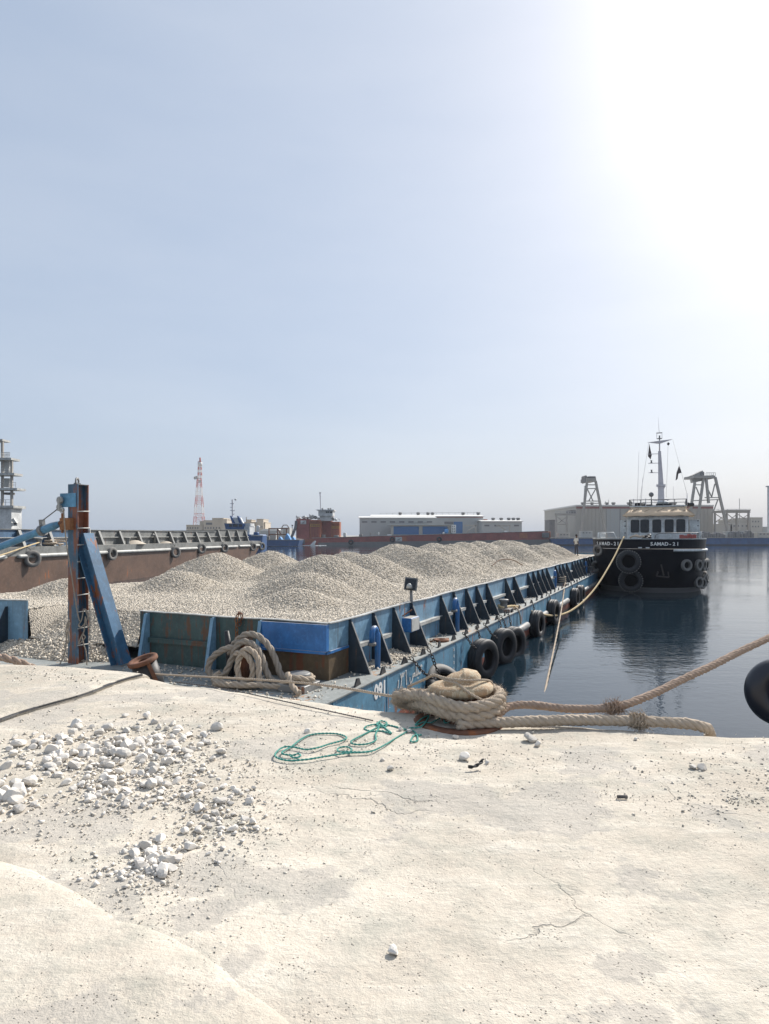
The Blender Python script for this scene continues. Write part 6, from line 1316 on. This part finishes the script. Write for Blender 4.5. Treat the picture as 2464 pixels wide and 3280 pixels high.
def gantry(name, label, x0, x1, yt, yb, cols, Y, over=0):
    F = Far(name, label, 'gantry', Y, (x0 + x1) / 2, 1.9); F.box('runway_beam', 'crane_steel', x0, x1, yt, yt + 7, 0, 1.2); F.box('runway_beam', 'crane_steel', x0, x1, yt, yt + 6, 16, 17.2)
    for x in cols:
        for d in (0, 16): F.box('column', 'crane_steel', x - 2, x + 2, yt + 7, yb, d + .1, d + 1.1, base=1.9)
    for a, b_ in zip(cols, cols[1:]): F.line('bracing', 'crane_steel', [((a, yt + 10), (b_, yt + 36)), ((a, yt + 36), (b_, yt + 10)), ((a, yt + 36), (b_, yt + 36))], .3, d=16)
    F.line('walk_rail', 'pale_steel', [((x0, yt - 5), (x1, yt - 5))] + [((x0 + k * (x1 - x0) / 8, yt - 5), (x0 + k * (x1 - x0) / 8, yt)) for k in range(9)], .15, d=.3); return F
F = gantry('crane_runway', 'steel crane runway on columns beside the long hall end of the big shed', 1779, 1846, 1644, 1720, (1783, 1817), 285); F.box('crab', 'junk_grey', 1829, 1845, 1634, 1643.5, .5, 8)
F = gantry('crane_runway', 'steel crane runway on columns beyond the far end of the big shed', 2286, 2404, 1636, 1720, (2292, 2330, 2362, 2400), 290)
F.box('beam_end', 'crane_steel', 2330, 2404, 1633, 1636, -.5, 18)
F = Far('site_hut', 'small square concrete hut left of the crane runway', 'building', 290, 1770, 1.9); build_block(F, [(1760, 1778, 1667, 0, 8)], 'junk_grey', [(1764, 1769, 1674, 1680, 0)])
F = Far('office_block', 'grey two storey block behind the columns of the crane runway', 'building', 330, 2380, 1.9); build_block(F, [(2340, 2405, 1665, 0, 12), (2405, 2443, 1659, -2, 14), (2290, 2345, 1680, 0, 12)], 'shed_wall_tan', [(2410 + k * 9, 2414 + k * 9, 1668 + j * 16, 1673 + j * 16, -2) for k in range(3) for j in range(2)] + [(2350 + k * 13, 2355 + k * 13, 1682, 1687, 0) for k in range(4)])
F = Far('site_hut', 'pale hut with sloping roof at the far right of the shore', 'building', 330, 2450, 1.9); build_block(F, [(2444, 2490, 1689, 0, 10)], 'shed_wall')
def portal(label, Y, top, legs, ties, house):
    F = Far('portal_crane', label, 'crane', Y, (legs[0][0] + legs[-1][0]) / 2, 1.9, 'portal cranes over the big shed')
    for dd in (0.0, 6.0):
        for (xa, ya, xb, yb) in legs: F.line('leg', 'crane_steel', [((xa, ya), (xb, yb))], .9, d=dd)
    for (xa, ya, xb, yb) in ties: F.line('tie', 'crane_steel', [((xa, ya), (xb, yb))], .4, d=.1)
    for (x0, x1, y0, y1) in top: F.box('girder', 'crane_steel', x0, x1, y0, y1, -1, 8)
    for (x0, x1, y0, y1) in house: F.box('machine_house', 'junk_grey', x0, x1, y0, y1, 0, 6, bevel=.4)
    return F
F = portal('narrow portal crane with box top rising left of the tug mast', 285, [(1880, 1910, 1531, 1542)], [(1881, 1540, 1860, 1720), (1908, 1540, 1943, 1720)], [(1879, 1565, 1911, 1565), (1877, 1553, 1909, 1553), (1872, 1605, 1921, 1605), (1868, 1612, 1923, 1612), (1882, 1567, 1900, 1605), (1908, 1567, 1886, 1605)], [(1875, 1882, 1522, 1546), (1884, 1911, 1525, 1531)])
F.line('ladder', 'pale_steel', [((1874, 1556), (1870, 1600))] + [((1871, y), (1876, y)) for y in range(1558, 1600, 5)], .2, d=-.5)
F = portal('wide portal crane with sloping jib top rising right of the tug', 282, [(2222, 2292, 1523, 1531)], [(2226, 1545, 2200, 1720), (2254, 1530, 2228, 1720), (2262, 1530, 2270, 1612), (2291, 1528, 2336, 1720)], [(2222, 1553, 2252, 1553), (2218, 1604, 2302, 1600), (2258, 1594, 2302, 1594), (2230, 1560, 2246, 1600), (2262, 1555, 2280, 1592), (2290, 1550, 2280, 1592), (2285, 1640, 2300, 1600)], [(2246, 2258, 1510, 1524)])
m = MB(); m.bar((F.X(2222), 2, F.Z(1528)), (F.X(2256), 2, F.Z(1512)), 2.6, 1.6); m.bar((F.X(2222), 2, F.Z(1540)), (F.X(2290), 2, F.Z(1526)), 2.0, 1.6); m.build('jib', 'crane_steel', F.o)
F.line('top_rail', 'pale_steel', [((2262, 1514), (2292, 1514))] + [((2262 + 6 * k, 1514), (2262 + 6 * k, 1523)) for k in range(6)], .15, d=-.8)
F = Far('flag_pole', 'thin pole standing behind the far crane runway', 'pole', 300, 2369, 1.9); F.line('pole', 'pale_steel', [((2369, 1720), (2369, 1597))], .2)
F.line('pole_base', 'junk_grey', [((2369, 1720), (2369, 1700))], .5)
F = Far('light_mast', 'white light mast at the far right end of the shore', 'lamp', 262, 2461, 1.9); F.line('pole', 'vessel_white', [((2461, 1738), (2461, 1558))], .5); F.box('lamp_frame', 'vessel_white', 2457, 2470, 1556, 1560, -.5, .5)
# long blue barge and yard clutter on it
F = Far('blue_barge', 'long low dark blue barge along the far quay behind the tug', 'barge', 248, 2100, 0)
m = MB(); m.add([(F.X(x), d, F.Z(y)) for d in (0, 14) for x, y in ((1762, 1726), (2560, 1722), (2560, 1747.5), (1768, 1747.5))], [(0, 1, 2, 3), (7, 6, 5, 4), (0, 4, 5, 1), (1, 5, 6, 2), (2, 6, 7, 3), (3, 7, 4, 0)]); m.build('hull', 'vessel_blue', F.o)
F.box('sheer_strake', 'old_barge_grey', 1762, 2560, 1721.5, 1723.5, -.2, 14.2); F.box('boot_topping', 'black_steel', 1768, 2560, 1743.5, 1748, -.04, 13.9)
F = Far('bow_box', 'dark square bow house at the right end of the red vessel', 'deckhouse', 243, 1752, 4.2); F.box('house', 'louver_dark', 1742, 1760, 1706, 1722, 0, 6, bevel=.2); F.box('house_side', 'vessel_orange', 1761, 1765, 1702, 1722, 0, 6, bevel=.2)
YARD = [('yard_container', 'grey site container on the blue barge left of the person', 'container', 1790, 1826, 1708, 1722, 'shed_wall_tan'), ('yard_container', 'pale flat cabin on the blue barge between the person and the tug', 'cabin', 1862, 1898, 1702, 1712, 'shed_wall'),
        ('scrap_heap', 'dark heap of steel scrap right of the tug railing', 'scrap', 2254, 2290, 1700, 1722, 'junk_grey'), ('scrap_heap', 'low dark mound of gear with a pale box on top', 'scrap', 2292, 2330, 1704, 1722, 'junk_grey'), ('yard_container', 'pale skip beside the low dark mound', 'container', 2330, 2346, 1703, 1716, 'shed_wall'),
        ('scrap_heap', 'dark rounded machinery heap near the end of the crane runway', 'scrap', 2350, 2390, 1700, 1722, 'junk_grey'), ('yard_container', 'light cabin behind the dark machinery heap', 'cabin', 2362, 2384, 1702, 1712, 'shed_wall'), ('scrap_heap', 'dark heap below the grey office block', 'scrap', 2396, 2425, 1699, 1722, 'junk_grey'), ('yard_container', 'grey container at the far right end of the blue barge', 'container', 2428, 2470, 1706, 1722, 'shed_wall_tan')]
for nm, lab, ct, x0, x1, y0, y1, mt in YARD:
    F = Far(nm, lab, ct, 251, (x0 + x1) / 2, PZ(1722, 251)); 
    if nm == 'scrap_heap':
        for k in range(7):
            x = x0 + (x1 - x0) * (k + .5) / 7; h_ = (y1 - y0) * (.45 + .55 * math.sin(math.pi * (k + .7) / 7.4)) * random.uniform(.75, 1.05)
            MB().box((F.X(x), 3 + random.random(), (h_ * F.Y / FPX) / 2), ((x1 - x0) / 5 * F.Y / FPX, 3, h_ * F.Y / FPX), random.uniform(-.4, .4)).build('scrap_piece', mt, F.o, .25)
    else:
        b_ = F.box('shell', mt, x0, x1, y0, y1, 4, 7, base=F.z0, bevel=.06)
        F.box('roof', 'shed_roof', x0 - .5, x1 + .5, y0 - 1, y0 - .05, 3.8, 7.2)
        for k in range(3): F.box('window', 'louver_dark', x0 + (x1 - x0) * (.15 + .28 * k), x0 + (x1 - x0) * (.28 + .28 * k), y0 + 3, y0 + 6.5, 3.9, 4.02, b_)

# ------------------------------------------------------------------ air
hz = MB(); hz.rng(-420, 420, -30, 470, -4, 62); hzo = hz.build('haze', None); hzo['kind'] = 'stuff'; tag(hzo, 'thin pale sea haze over the whole harbour', 'haze', kind='stuff')
hm = bpy.data.materials.new('haze_air'); hm.use_nodes = True; nt = hm.node_tree; nt.nodes.clear()
ho = nt.nodes.new('ShaderNodeOutputMaterial'); hv = nt.nodes.new('ShaderNodeVolumePrincipled'); hv.inputs['Density'].default_value = 0.00019; hv.inputs['Color'].default_value = (.80, .88, 1.0, 1); hv.inputs['Anisotropy'].default_value = 0.2
nt.links.new(hv.outputs[0], ho.inputs['Volume']); hzo.data.materials.append(hm)
